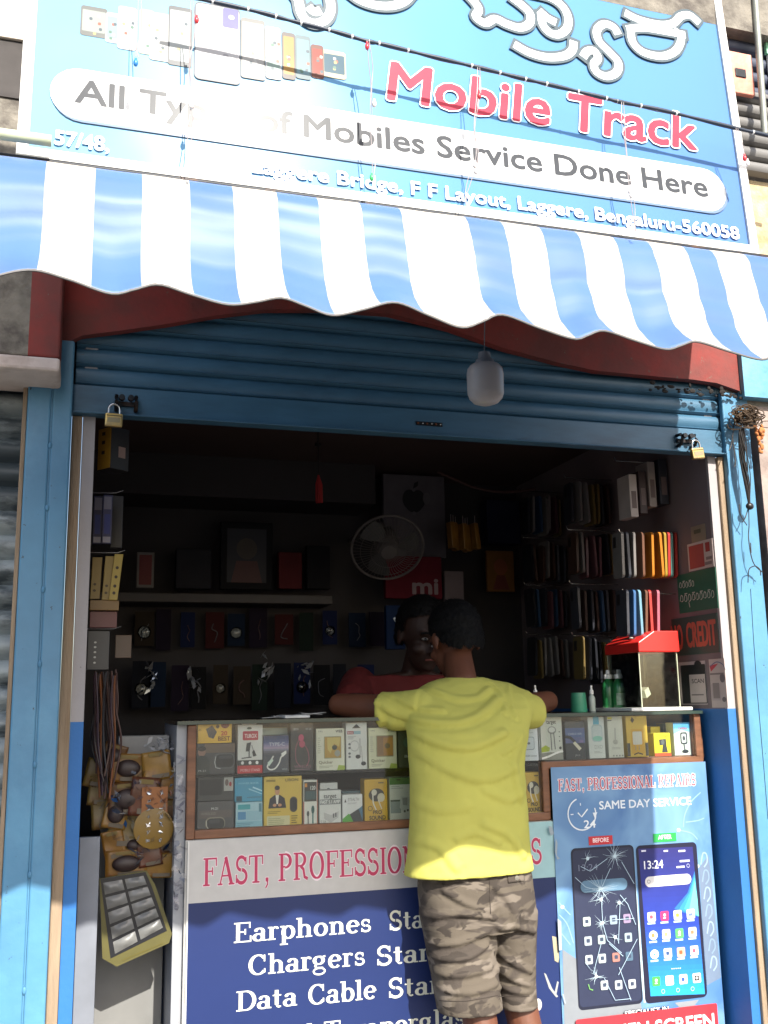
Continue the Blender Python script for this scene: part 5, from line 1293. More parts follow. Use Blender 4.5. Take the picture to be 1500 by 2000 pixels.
flat_thing('orange_picture', 'orange tinted picture on the back wall right of the yellow packets', 'picture', (950, 1075, 1006, 1156), 1.36, '7a542c', .02, lambda A: (A.ellipse(.5, .4, .25, .2, '8a4c30'), A.poly([(.2, .95), (.35, .6), (.65, .6), (.8, .95)], '6a3028')))
flat_thing('dark_cabinet', 'dark blue box mounted high on the back wall by the corner', 'box', (950, 975, 1018, 1062), 1.36, '22263c', .08)
a, b2 = spot(250, 1152, 1.3), spot(650, 1180, 1.3)
m = MB(); m.box(XL + .002, b2.x, 1.3, 1.4985, b2.z, a.z - .01, mat('back_ledge', (70, 66, 66), .6)); o = m.build('wall_shelf', None, bevel=.003); tag(o, 'long grey ledge across the left half of the back wall', 'shelf')
BL = ['12141c', '1a1222', '0e1c30', '3a1414', '14201a', '2c241c', '101a3c', '0c0c10']
for r_, (y0, y1, xs) in enumerate(((1192, 1268, range(262, 760, 46)), (1296, 1386, range(255, 700, 40)))):
    for i, x in enumerate(xs):
        jit = rnd.uniform(-5, 5); w = rnd.uniform(26, 36)
        col = rnd.choice(BL)
        Yk = 1.42 - (.12 if r_ else 0)
        a, b2 = spot(x + jit, y0 + rnd.uniform(-6, 8), Yk), spot(x + jit + w, y1 + rnd.uniform(-12, 4), Yk)
        root = thing('blister_pack', 'dark blister pack hanging on the back wall behind the counter', 'blister pack', ((a.x + b2.x) / 2, Yk, b2.z), 'dark packs hung in rows on the back wall')
        m = MB(); m.box(a.x, b2.x, Yk, Yk + .003, b2.z, a.z, mat('pack_' + col, col, .7, spec=.12)); m.build('card', root)
        cx, cz = (a.x + b2.x) / 2, (a.z * .4 + b2.z * .6); ww, hh = (b2.x - a.x) * .36, (a.z - b2.z) * .3
        if i % 4 == 0:
            m = MB(); m.lathe([(1 * ww, -.0005), (.92 * ww, -.012), (.7 * ww, -.018), (0, -.019)], (cx, Yk, cz), glass('blister_plastic', (190, 195, 200), .12), 14, 'y'); m.build('blister', root, smooth=True)
        if i % 3 == 1: continue
        m = MB(); q = rnd.uniform(-.012, .012); m.tube(spline([(cx + rnd.uniform(-.016, .016), Yk - .004 - .001 * k_, cz + hh * (.9 - .42 * k_) + rnd.uniform(-.008, .008)) for k_ in range(5)], 4), rnd.uniform(.0014, .0026), mat('pack_item_%d' % (i % 3), [(84, 84, 88), (36, 38, 44), (70, 40, 38)][i % 3], .5), 6); m.build('earphone', root, smooth=True)
for px, py, Y in ((520, 1306, 1.26), (378, 1330, 1.26), (298, 1325, 1.26), (598, 1312, 1.26)):
    c = spot(px, py, Y); m = MB()
    for i in range(12):
        p = c + Vector((rnd.gauss(0, .014), rnd.gauss(0, .01), rnd.gauss(0, .03))); d = Vector((rnd.uniform(-1, 1), rnd.uniform(-.4, .4), rnd.uniform(-1, 1))) * .022
        e2 = Vector((rnd.uniform(-1, 1), rnd.uniform(-1, 1), rnd.uniform(-1, 1))) * .012
        m.poly([p - d, p + e2, p + d, p - e2 * .6], mat('crinkled_film', (176, 178, 182), .16, metal=.5, var=.2))
    o = m.build('plastic_sleeve', None); tag(o, 'crinkled shiny plastic sleeve hung before the dark back packs', 'wrapping', 'shiny sleeves before the back wall')
# yellow packets hanging right of the fan
c = spot(905, 1048, 1.1)
for i in range(7):
    p = c + Vector(((i - 3) * .018, .02 * (i % 3), rnd.uniform(-.012, .012)))
    root = thing('yellow_packet', 'yellow brown packet in the cluster hanging right of the fan', 'packet', p, 'yellow packets hanging right of the fan')
    m = MB(); m.obox(p, Vector((.011, .004, 0)), Vector((-.003, .02, 0)), Vector((rnd.uniform(-.006, .006), 0, .055)), mat('packet_amber', (130, 92, 36), .35, var=.2)); m.build('pouch', root, bevel=.003)
    m = MB(); m.tube([p + Vector((0, 0, .055)), p + Vector((0, 0, .09))], .0012, THIN, 5); m.build('hanger', root)
# fan
c = spot(757, 1070, .95)
fan = thing('wall_fan', 'pale wall fan with a round wire guard near the back of the shop', 'fan', c)
nrm = Vector((-.12, -.78, -.62)).normalized()
q_ = nrm.to_track_quat('Z', 'Y').to_matrix()
FANW = mat('fan_grey_plastic', (84, 79, 78), .6)  # even grey plastic for guard, hub, housing and bracket
R_ = .142
def fp(r_, an, h=0): return c + q_ @ Vector((r_ * math.cos(an), r_ * math.sin(an), h))
m = MB(); m.tube([fp(R_, k * math.pi / 24) for k in range(49)], .0055, FANW, 8, cap=False); m.build('guard_rim', fan, smooth=True)
m = MB()
for k in range(56):
    an = k * math.pi / 28
    m.tube([fp(.03, an, .034), fp(.09, an + .12, .03), fp(R_, an + .22, 0)], .0011, FANW, 5, cap=False)
for rr, h in ((.07, .034), (.11, .022)): m.tube([fp(rr, k * math.pi / 18, h) for k in range(37)], .0011, FANW, 5, cap=False)
m.build('wire_guard', fan, smooth=True)
for k in range(3):
    vs, fs = [], []
    for i in range(7):
        for j in range(5):
            rr = .028 + (.125 - .028) * i / 6; sw_ = (.35 + .55 * math.sin(math.pi * i / 6 * .8)) * (j / 4 - .5)
            vs.append(fp(rr, k * 2.094 + sw_ + .3 * i / 6, -.004 + .02 * (j / 4 - .5)))
    for i in range(6):
        for j in range(4): fs.append((i * 5 + j, (i + 1) * 5 + j, (i + 1) * 5 + j + 1, i * 5 + j + 1))
    m = MB(); m.faces(vs, fs, mat('fan_blade', (74, 74, 74), .6)); m.build('blade', fan, smooth=True)
m = MB(); m.lathe([(0, .04), (.03, .038), (.034, .03), (.034, .01), (0, .01)], c, FANW, 20, tilt=q_); m.build('hub', fan, smooth=True)
m = MB(); mc = spot(735, 1022, 1.05); m.lathe([(0, .0), (.04, .004), (.05, .03), (.046, .1), (.025, .13), (0, .13)], c, FANW, 20, tilt=q_ @ Matrix.Rotation(math.pi, 3, 'X')); m.build('motor_housing', fan, smooth=True)
m = MB(); m.tube([c - nrm * .12, c - nrm * .14 + Vector((0, .02, .03)), Vector((c.x, 1.499, c.z + .12))], .014, FANW, 10); m.build('bracket', fan, smooth=True)
# red charm from the ceiling
c = spot(621, 868, .62)
ch = thing('red_charm', 'red tassel charm hanging on a cord from the ceiling', 'charm', c)
m = MB(); m.tube([c + Vector((0, 0, .09)), c, spot(622, 925, .62)], .002, BLACKP, 6); m.lathe([(0, -.01), (.012, -.006), (.012, .004), (0, .008)], c, BLACKP, 10); m.build('cord', ch, smooth=True)
c2 = spot(622, 955, .62)
m = MB()
for i in range(16):
    an = i * .9; rr = .004 + .012 * ((i * 7) % 5) / 5
    m.tube([c2 + Vector((0, 0, .05)), c2 + Vector((rr * .8 * math.cos(an), rr * .8 * math.sin(an), .015)), c2 + Vector((rr * math.cos(an), rr * math.sin(an), -.05))], [.003, .004, .002], mat('red_thread', (150, 28, 32), .7), 6)
m.build('tassel', ch, smooth=True)
m = MB(); m.tube(spline([tuple(spot(x, y, 1.0)) for x, y in ((855, 922), (885, 935), (930, 953), (985, 961), (1045, 956))], 5), .006, mat('conduit', (70, 46, 44), .6), 8)
o = m.build('ceiling_cable', None, smooth=True); tag(o, 'dark cable sagging under the ceiling right of the apple emblem', 'cable')

# ------------------------------------------------------------------ goods hanging at the left edge
c = spot(222, 880, .16)
root = thing('hanging_carton', 'black and yellow carton hanging at the top left of the opening', 'box', c)
R4 = Matrix.Rotation(.62, 3, 'Z')
m = MB(); m.obox(c, R4 @ Vector((.032, 0, 0)), R4 @ Vector((0, .03, 0)), Vector((0, 0, .062)), mat('carton_black', (34, 33, 36), .5)); m.build('carton', root, bevel=.002)
m = MB(); m.obox(c + R4 @ Vector((-.0326, 0, 0)), R4 @ Vector((.0004, 0, 0)), R4 @ Vector((0, .0285, 0)), Vector((0, 0, .06)), ink('b88a2c'))
for z in (-.012, .018, .044): m.obox(c + R4 @ Vector((-.0333, .004, z)), R4 @ Vector((.0003, 0, 0)), R4 @ Vector((0, .007, 0)), Vector((0, 0, .005)), ink('3c2c1c'))
m.obox(c + R4 @ Vector((.006, -.0306, -.01)), R4 @ Vector((.012, 0, 0)), R4 @ Vector((0, .0004, 0)), Vector((0, 0, .016)), ink('9a8078')); m.build('printed_front', root)
def strip(px, Y, col, label, art=None, nm='hanging_pack', group=None, lean=0):
    x0, y0, x1, y1 = px
    a, b2 = spot(x0, y0, Y), spot(x1, y1, Y)
    root = thing(nm, label, 'pack', ((a.x + b2.x) / 2, Y, b2.z), group)
    m = MB(); m.prism([(a.x, Y, a.z), (b2.x, Y, a.z), (b2.x + lean, Y, b2.z), (a.x + lean, Y, b2.z)], (0, .014, 0), mat('pk_' + col, col, .4, var=.1)); m.build('card', root, bevel=.001)
    if art:
        A = Art((a.x, Y, b2.z), (1, 0, 0), (0, 0, 1), (0, -1, 0), lambda u, v: (u * (b2.x - a.x) + lean * v, (1 - v) * (a.z - b2.z)))
        art(A); A.build('printed_front', root)
bl = lambda A: (A.rect(.1, .04, .9, .3, '6a6878'), A.rect(.2, .4, .8, .8, '2c3470'), A.rect(.1, .86, .9, .98, '8a8894'))
strip((184, 968, 198, 1062), .14, '24264a', 'narrow blue pack with pale ends, the left of two under the black carton', bl)
strip((202, 966, 217, 1062), .13, '2a2c52', 'narrow blue pack with pale ends, the right of two under the black carton', bl)
strip((219, 968, 238, 1070), .2, '26262a', 'dark pack hanging beside the two narrow blue packs')
dots = lambda A: [A.ellipse(.5, v, .18, .035, '33281c') for v in (.3, .5, .7, .85)]
strip((181, 1088, 197, 1170), .13, '80682a', 'dull yellow dotted pack nearest the white strip', lambda A: [A.ellipse(.4, v, .16, .03, '4a3a1c') for v in (.65, .8)], lean=-.003)
strip((206, 1086, 221, 1172), .12, '866f2c', 'yellow dotted pack in the middle of the three hanging', lambda A: [A.ellipse(.4, v, .16, .03, '4a3a1c') for v in (.68, .84)], lean=-.006)
strip((224, 1082, 238, 1172), .11, '968030', 'brighter yellow pack with a column of dark dots', dots, lean=-.012)
strip((176, 1172, 232, 1192), .12, '70521e', 'orange folded band under the three yellow packs')
strip((176, 1194, 228, 1226), .14, '5c2426', 'dark red pack under the orange band')
strip((172, 1232, 212, 1308), .13, '2a2a2e', 'dark pack with a column of white dots', lambda A: [A.ellipse(.35, v, .06, .025, 'b8b8b4') for v in (.3, .42, .55, .68, .82)])
strip((226, 1240, 256, 1285), .22, '4a3424', 'brown pack behind the pack with white dots')
for px, py, w in ((205, 962, 60), (208, 1079, 70), (200, 1228, 60)):
    a = spot(px, py, .12)
    m = MB(); m.tube([(XL, .13, a.z), (a.x + .03, .12, a.z), (a.x + .05, .11, a.z + .006)], .0016, CHROME, 6); o = m.build('display_hook', None, smooth=True); tag(o, 'thin wire hook carrying packs at the left edge', 'hook', 'wire hooks at the left edge')
# bunch of cables
cb = thing('cable_bunch', 'long bunch of brown, orange and black cables hanging at the left edge', 'cables', spot(205, 1320, .16))
for i in range(24):
    x0 = 178 + rnd.uniform(0, 52); cl = ['402420', '2a1a1a', '7a4824', '1e1e24', '36222c', '4a322c'][i % 6]
    pts = [(x0, 1312 + rnd.uniform(-6, 8)), (x0 + rnd.uniform(-8, 6), 1380), (x0 + rnd.uniform(-10, 14), 1450), (x0 * .5 + 100 + rnd.uniform(-8, 8), 1500 + rnd.uniform(0, 60))]
    Yq = .13 + rnd.uniform(0, .07)
    m = MB(); m.tube(spline([tuple(spot(x, y, Yq)) for x, y in pts], 5), .0028, mat('cb_' + cl, cl, .45), 6); m.build('cable', cb, smooth=True)
# yellow blister cards
YL = .2
YC_ = ['7a561c', '5c3c1a', '806022', '665420', '54301c']
def packet(px, py, w, h, rot, col, label, dy=0.0, blob=True, group='yellow cards hanging left of the counter'):
    c = spot(px, py, YL + dy); R5 = Matrix.Rotation(rot, 3, 'Y')
    root = thing('blister_card', label, 'blister card', c, group)
    w, h = w * 1.3, h * 1.3
    U_, V_ = R5 @ Vector((w / 2, 0, 0)), R5 @ Vector((0, 0, h / 2))
    vs, fs = [], []
    for i_ in range(9):
        for j_ in range(9):
            p = c + U_ * (i_ / 4 - 1) + V_ * (j_ / 4 - 1); p.y += .006 * noise.noise(p * 22) ; vs.append(p)
    for i_ in range(8):
        for j_ in range(8): fs.append((i_ * 9 + j_, (i_ + 1) * 9 + j_, (i_ + 1) * 9 + j_ + 1, i_ * 9 + j_ + 1))
    m = MB(); m.faces(vs, fs, mat('yc_' + col, col, .42, var=.25, scale=24, col2=(92, 40, 30), mix=(.55, .72))); o = m.build('card', root, smooth=True)
    md = o.modifiers.new('Solid', 'SOLIDIFY'); md.thickness = .003
    m = MB(); m.obox(c + V_ * .78 + Vector((0, -.0085, 0)), U_ * .5, Vector((0, .0004, 0)), V_ * .12, ink('6a5828')); m.build('header', root); m = MB(); m.obox(c - V_ * .74 + U_ * .2 + Vector((0, -.0085, 0)), U_ * .6, Vector((0, .0004, 0)), V_ * .14, ink('5e5446')); m.build('caption', root)
    if blob:
        m = MB(); m.ell(c + Vector((0, -.008, 0)), w * .34, .014, h * .3, mat('earbud_case', (50, 38, 36), .5), 16, 10, R5); m.build('earphone_case', root, smooth=True)
packet(250, 1500, .075, .06, .05, YC_[0], 'amber card with a dark oval case, upper left of the yellow cards')
packet(306, 1495, .06, .06, -.12, YC_[2], 'amber card with a small emblem beside the plastic bag', -.012, False)
packet(248, 1560, .08, .07, -.06, YC_[1], 'brownish card with a dark case, second down the left column', -.006)
packet(244, 1620, .07, .075, .08, YC_[3], 'olive amber card tucked behind the round yellow card', .004, False)
packet(282, 1556, .06, .08, .1, YC_[4], 'reddish brown packet between the upper yellow cards', -.02, False)
packet(246, 1686, .085, .055, -.03, YC_[0], 'amber card with a dark grey gadget at the bottom left', -.004)
packet(310, 1690, .06, .05, .04, YC_[2], 'amber card with a pale label at the bottom right of the bunch', .002, False)
packet(322, 1610, .045, .12, .06, YC_[1], 'long brown packet right of the round yellow card', .01, False)
for k, (px, py, w_, h_, rt_) in enumerate(((222, 1476, .05, .05, .3), (280, 1520, .05, .06, -.2), (330, 1530, .04, .07, .1), (226, 1590, .05, .06, .2), (292, 1668, .05, .05, -.15), (330, 1650, .04, .06, .2), (262, 1650, .05, .04, .1), (222, 1650, .045, .06, -.2))):
    packet(px, py, w_, h_, rt_, YC_[(k * 2 + 1) % 5], 'small amber packet in the crowded bunch left of the counter', .012 - .005 * (k % 5), k % 3 == 0, 'small packets in the bunch left of the counter')
for (px, py, rt_) in ((196, 1545, .1), (202, 1590, -.08), (190, 1510, .2)):
    packet(px, py, .05, .06, rt_, YC_[3], 'dull olive packet hanging in the shade below the cable bunch', .03, False, 'olive packets below the cables')
rc0 = spot(298, 1600, YL - .03)
root = thing('round_card', 'round yellow card with two columns of silver wrapped pieces', 'blister card', rc0)
m = MB(); cc = spot(300, 1618, YL - .03); m.lathe([(0, .003), (.052, .003), (.054, 0), (.052, -.0005), (0, -.0005)], cc, mat('yellow_round', (120, 92, 28), .4), 32, 'y', ); m.build('card', root, smooth=True)
m = MB(); m.box(cc.x - .034, cc.x + .036, YL - .03, YL - .028, cc.z - .03, cc.z + .11, mat('amber_backing', (140, 86, 40), .5)); m.build('backing', root)
FOIL = mat('silver_foil', (200, 200, 198), .18, metal=.7, var=.15)
for k in range(7):
    for sx_ in (-1, 1):
        p = Vector((cc.x + .002 + sx_ * .017, YL - .036, cc.z + .095 - k * .021)); m = MB()
        for i in range(5):
            d = Vector((rnd.uniform(-1, 1), rnd.uniform(-.8, .2), rnd.uniform(-1, 1))) * .008; e2 = Vector((rnd.uniform(-1, 1), rnd.uniform(-.5, .5), rnd.uniform(-1, 1))) * .006
            m.poly([p - d, p + e2, p + d], FOIL)
        m.build('wrapped_piece', root)
for k, (px, py) in enumerate(((258, 1530), (300, 1555), (240, 1600), (322, 1575), (270, 1660), (325, 1660), (222, 1560))):
    m = MB(); c = spot(px, py, YL - .035)
    for i_ in range(14):
        p = c + Vector((rnd.gauss(0, .017), rnd.gauss(0, .007), rnd.gauss(0, .022))); d = Vector((rnd.uniform(-1, 1), rnd.uniform(-.4, .4), rnd.uniform(-1, 1))) * .014; e2 = Vector((rnd.uniform(-1, 1), rnd.uniform(-1, 1), rnd.uniform(-1, 1))) * .01
        m.poly([p - d, p + e2, p + d, p - e2 * .6], glass('clear_film', (222, 222, 228), .15))
    o = m.build('plastic_sleeve', None); tag(o, 'clear crinkled sleeve over the bunch of yellow cards', 'wrapping', 'clear sleeves over the yellow cards')
# black tray board with pouches
tb = [spot(x, y, .14) for x, y in ((194, 1716), (286, 1700), (303, 1728), (336, 1824), (330, 1842), (228, 1888), (200, 1872))]
root = thing('pouch_board', 'black board with yellow edge carrying ten silver pouches, hanging askew', 'display board', tb[5])
m = MB(); m.prism(tb, (0, .004, 0), mat('board_yellow_edge', (84, 79, 38), .5)); m.build('card', root)
ti = [spot(x, y, .139) for x, y in ((196, 1716), (284, 1703), (296, 1730), (326, 1818), (216, 1872))]
m = MB(); m.prism(ti, (0, .0008, 0), mat('board_black', (26, 27, 32), .35)); m.build('black_field', root)
q00, q10, q01, q11 = [Vector(p) for p in (spot(198, 1722, .137), spot(282, 1708, .137), spot(222, 1868, .137), spot(322, 1812, .137))]
for i in range(2):
    for k in range(5):
        def bil(u_, v_): return (q00 * (1 - u_) + q10 * u_) * (1 - v_) + (q01 * (1 - u_) + q11 * u_) * v_
        u0, u1, v0, v1 = i * .5 + .03, i * .5 + .47, k * .2 + .02, k * .2 + .18
        vs, fs = [], []
        for a_ in range(9):
            for b_ in range(6):
                p = bil(u0 + (u1 - u0) * a_ / 8, v0 + (v1 - v0) * b_ / 5)
                p.y -= .007 * math.sin(math.pi * a_ / 8) * math.sin(math.pi * b_ / 5) + .003 * noise.noise(p * 160)
                vs.append(p)
        for a_ in range(8):
            for b_ in range(5): fs.append((a_ * 6 + b_, (a_ + 1) * 6 + b_, (a_ + 1) * 6 + b_ + 1, a_ * 6 + b_ + 1))
        m = MB(); m.faces(vs, fs, mat('grey_pouch', (104, 104, 102), .32, metal=0, var=.25)); m.build('pouch', root, smooth=True)
A = Art((0, .1385, 0), (1, 0, 0), (0, 0, 1), (0, -1, 0), lambda px, py: (spot(px, py, .1385).x, spot(px, py, .1385).z))
scr = spot(238, 1878, .1385)
A.line([(240, 1875), (318, 1842)], .002, '5c5420'); A.build('printed_line', root)
# clear bag, grey panels
m = MB(); c = spot(316, 1455, .19)
for i in range(40):
    p = c + Vector((rnd.gauss(0, .016), rnd.gauss(0, .012), rnd.gauss(0, .014))); d = Vector((rnd.uniform(-1, 1), rnd.uniform(-.5, .5), rnd.uniform(-1, 1))) * .013; e2 = Vector((rnd.uniform(-1, 1), rnd.uniform(-1, 1), rnd.uniform(-1, 1))) * .009
    m.poly([p - d, p + e2, p + d, p - e2 * .6], MATS['crinkled_film'])
o = m.build('plastic_bag', None); tag(o, 'crumpled shiny plastic bag above the yellow cards', 'bag')
m = MB(); a, b2 = spot(232, 1438, .3), spot(330, 1480, .3); m.box(a.x, b2.x, .3, .36, b2.z - .02, a.z, mat('grey_carton', (150, 150, 150), .6)); o = m.build('grey_carton', None, bevel=.003); tag(o, 'plain grey carton behind the crumpled plastic bag', 'box')
m = MB(); c = spot(352, 1640, .1)
for i in range(70):
    t = i / 70; p = spot(350 + rnd.uniform(-12, 9), 1480 + 300 * t, .115 + rnd.uniform(-.004, .004)); d = Vector((rnd.uniform(-1, 1), rnd.uniform(-.3, .3), rnd.uniform(-1, 1))) * .016; e2 = Vector((rnd.uniform(-1, 1), rnd.uniform(-.3, .3), rnd.uniform(-1, 1))) * .012
    m.poly([p - d, p + e2, p + d, p - e2 * .6], glass('clear_film', (222, 222, 228), .15))
o = m.build('plastic_film', None); tag(o, 'clear plastic film hanging over the left side of the counter', 'wrapping')
a, b2 = spot(158, 1636, .1), spot(196, 1632, .1)
m = MB(); m.box(XL + .002, b2.x, .1, .115, .005, a.z, mat('grey_sheet', (118, 122, 130), .5, var=.1)); o = m.build('metal_sheet', None, bevel=.002); tag(o, 'narrow blue grey metal sheet standing beside the left jamb', 'sheet')
m = MB(); m.box(XL + .06, CX0 - .035, .34, .36, .005, spot(280, 1540, .34).z, mat('grey_laminate', (120, 120, 118), .6, var=.08)); o = m.build('laminate_panel', None, bevel=.002); tag(o, 'light grey laminate panel behind the hanging pouch board', 'panel')
# ------------------------------------------------------------------ people
from mathutils.bvhtree import BVHTree
def sphere(mb, c, r_, m, nu=14, nv=9, rot=None):
    if isinstance(r_, (int, float)): r_ = (r_, r_, r_)
    mb.ell(c, *r_, m, nu, nv, rot)
def cone(mb, p0, p1, r0, r1, m, n=14):
    """tapered limb with round ends"""
    p0, p1 = Vector(p0), Vector(p1)
    mb.tube([p0, p1], [r0, r1], m, n); sphere(mb, p0, r0, m); sphere(mb, p1, r1, m)
def limb(mb, pts, rs, m):
    for i in range(len(pts) - 1): cone(mb, pts[i], pts[i + 1], rs[i], rs[i + 1], m)
def hand(mb, wrist, d, up, side_, m, s=1.0):
    """palm, four unequal bent fingers and a thumb leaving the palm's side; d points along the fingers, side_ towards the thumb"""
    d, up, side_ = Vector(d).normalized(), Vector(up).normalized(), Vector(side_).normalized()
    w = Vector(wrist)
    pc = w + d * .045 * s
    for k in range(5):
        t = k / 4; cone(mb, w + d * .012 * s + side_ * (t - .5) * .036 * s, w + d * .085 * s + side_ * (t - .5) * .06 * s, .013 * s, .0115 * s, m, 8)
    for k, L in enumerate((.058, .072, .078, .07)):
        o = (k - 1.5) * .0195 * s
        b0 = w + d * .088 * s + side_ * o
        f1 = b0 + d * L * .48 * s + side_ * o * .15 + up * .004 * s
        f2 = f1 + d * L * .32 * s - up * .009 * s; f3 = f2 + d * L * .2 * s - up * .012 * s
        limb(mb, [b0, f1, f2, f3], [.0088 * s, .0082 * s, .0076 * s, .0066 * s], m)
    t0 = w + d * .03 * s + side_ * .028 * s; t1 = t0 + d * .03 * s + side_ * .026 * s; t2 = t1 + d * .03 * s + side_ * .008 * s - up * .006 * s
    limb(mb, [t0, t1, t2], [.013 * s, .0105 * s, .0082 * s], m)
def head(mb, c, f, m, s=1.0):
    """cranium, jaw, nose and ears of a head at c that faces along f"""
    f = Vector(f).normalized(); z = Vector((0, 0, 1)); rt = f.cross(z).normalized(); z = rt.cross(f).normalized()
    rot = Matrix((rt, f, z)).transposed()
    P = lambda x, y, zz: c + rt * x * s + f * y * s + z * zz * s
    sphere(mb, P(0, -.01, .02), (.076 * s, .096 * s, .09 * s), m, 24, 16, rot)
    sphere(mb, P(0, .028, -.055), (.056 * s, .06 * s, .066 * s), m, 20, 12, rot)
    sphere(mb, P(0, .062, -.096), (.026 * s, .022 * s, .02 * s), m, 12, 8, rot)
    cone(mb, P(0, .086, -.005), P(0, .1, -.038), .009 * s, .013 * s, m, 8)
    for q in (-1, 1):
        sphere(mb, P(q * .012, .088, -.042), .009 * s, m, 8, 6); sphere(mb, P(q * .03, .078, .016), (.022 * s, .009 * s, .007 * s), m, 10, 6, rot)
        sphere(mb, P(q * .038, .056, -.04), (.024 * s, .026 * s, .022 * s), m, 10, 8, rot)
        sphere(mb, P(q * .078, -.012, -.015), (.009 * s, .019 * s, .032 * s), m, 10, 8, rot)
    sphere(mb, P(0, .076, -.066), (.024 * s, .012 * s, .007 * s), m, 10, 6, rot); sphere(mb, P(0, .075, -.077), (.02 * s, .012 * s, .007 * s), m, 10, 6, rot)
    return P, rot
def melt(mb, voxel, smooth=4):
    return evaluated(mb.mesh('flesh'), [('REMESH', {'mode': 'VOXEL', 'voxel_size': voxel, 'use_smooth_shade': True}), ('SMOOTH', {'factor': .5, 'iterations': smooth})])
def finish(name, me, mt, parent):
    me.materials.clear(); me.materials.append(mt)
    for p in me.polygons: p.use_smooth = True; p.material_index = 0
    return link_mesh(name, me, parent)
def loft(mb, rings, m, n=36, cap=True):
    """rings: (centre, rx, ry, power)"""
    vs, fs = [], []
    for c, rx, ry in rings:
        for k in range(n):
            q = 2 * math.pi * k / n; cx, sy = math.cos(q), math.sin(q)
            e = .85
            vs.append(c + Vector((rx * math.copysign(abs(cx) ** e, cx), ry * math.copysign(abs(sy) ** e, sy), 0)))
    for i in range(len(rings) - 1):
        for k in range(n): fs.append((i * n + k, i * n + (k + 1) % n, (i + 1) * n + (k + 1) % n, (i + 1) * n + k))
    if cap: fs += [tuple(range(n - 1, -1, -1)), tuple((len(rings) - 1) * n + k for k in range(n))]
    mb.faces(vs, fs, m)
def pxring(l, r_, y, Yc, ry):
    a, b2 = spot(l, y, Yc), spot(r_, y, Yc)
    return ((a + b2) / 2, (b2.x - a.x) / 2, ry)
def fold(me, folds, seed, nz=.0025, nscale=16):
    """push the cloth in and out along crease lines (list of (points, width, height) seen from the street) and by a fine noise"""
    segs = []
    for pts, w, h in folds:
        P_ = [(p.x, p.z) for p in pts]
        for a, b2 in zip(P_, P_[1:]): segs.append((a, b2, w, h))
    nrm = [v.normal.copy() for v in me.vertices]
    for v, nn in zip(me.vertices, nrm):
        back = max(0, min(1, .35 - nn.y * 1.1))
        d = 0
        if back > 0:
            acc = {}
            for (ax, az), (bx, bz), w, h in segs:
                dx, dz = bx - ax, bz - az; L2 = dx * dx + dz * dz
                t = max(0, min(1, ((v.co.x - ax) * dx + (v.co.z - az) * dz) / L2))
                ex, ez = v.co.x - ax - t * dx, v.co.z - az - t * dz
                q = (ex * ex + ez * ez) / (w * w)
                if q < 9:
                    up_ = 1 if ez > 0 else -.55            # a ridge with a furrow under it
                    e_ = h * math.exp(-q) - .6 * h * math.exp(-((math.sqrt(q) - 1.5) ** 2) * 2) * (1 if ez < 0 else .2)
                    k_ = (w, h); acc[k_] = max(acc.get(k_, -9), e_) if e_ > 0 else min(acc.get(k_, 9), e_) if k_ not in acc or acc[k_] <= 0 else acc[k_]
            d = sum(acc.values())
        d = d * back + nz * noise.noise(v.co * nscale + Vector((seed, 0, 0))) + nz * .4 * noise.noise(v.co * nscale * 2.7)
        v.co += nn * d
def patch(bvh, corners, mt, off=.0025, nx=10, nz=6, Y=-1.0):
    """a flap of cloth laid on the surface: corners TL TR BR BL in photo pixels, dropped on it along the view"""
    mb = MB(); vs, fs = [], []
    for i in range(nx + 1):
        for j in range(nz + 1):
            u_, v_ = i / nx, j / nz
            px = (corners[0][0] * (1 - u_) + corners[1][0] * u_) * (1 - v_) + (corners[3][0] * (1 - u_) + corners[2][0] * u_) * v_
            py = (corners[0][1] * (1 - u_) + corners[1][1] * u_) * (1 - v_) + (corners[3][1] * (1 - u_) + corners[2][1] * u_) * v_
            hit = bvh.ray_cast(CAM, (spot(px, py, 0) - CAM).normalized())
            h = hit[0] if hit[0] is not None else spot(px, py, -.1)
            vs.append(h + Vector((0, -off, 0)))
    for i in range(nx):
        for j in range(nz): a = i * (nz + 1) + j; fs.append((a, a + nz + 1, a + nz + 2, a + 1))
    mb.faces(vs, fs, mt); return mb

SKIN = mat('brown_skin', (104, 63, 44), .55, var=.08, scale=20, bump=.1, bscale=200)
HAIR = mat('black_hair', (12, 11, 12), .7, var=.3, scale=80, bump=.8, bscale=260, spec=.2)
# ---- the customer
boy = thing('person', 'person in a yellow T-shirt and camouflage shorts leaning on the counter, seen from behind', 'person', spot(940, 1960, -.12) * 1.0)
boy.location.z = 0; WLOC[boy] = Vector(boy.location)
m = MB()
hipc = spot(932, 1700, .0); ch = spot(910, 1400, .07); nk = spot(903, 1338, .13)
loft(m, [(hipc + Vector((0, .0, -.06)), .11, .07), (hipc, .112, .07), (spot(914, 1560, .0), .112, .07), (ch, .125, .07), (spot(908, 1366, .11), .1, .05), (nk, .05, .045)], SKIN, 28)
hc = spot(886, 1246, .26); hc.z += .0
limb(m, [nk, hc + Vector((0, -.03, -.06))], [.048, .046], SKIN)
P_h, rot_h = head(m, hc, (-.18, 1, -.28), SKIN, .98)
shl, shr = spot(822, 1390, .08), spot(1002, 1388, .08)
ell_, elr = spot(662, 1379, .3), spot(1070, 1374, .27)
ell_.z = max(ell_.z, ZT + .038); elr.z = max(elr.z, ZT + .037)
hl = Vector((spot(725, 1388, .56).x, .54, ZT + .03)); hr = Vector((spot(1000, 1388, .52).x, .50, ZT + .03))
limb(m, [shl, shl.lerp(ell_, .5), ell_, ell_.lerp(hl, .45), hl], [.04, .042, .034, .035, .024], SKIN)
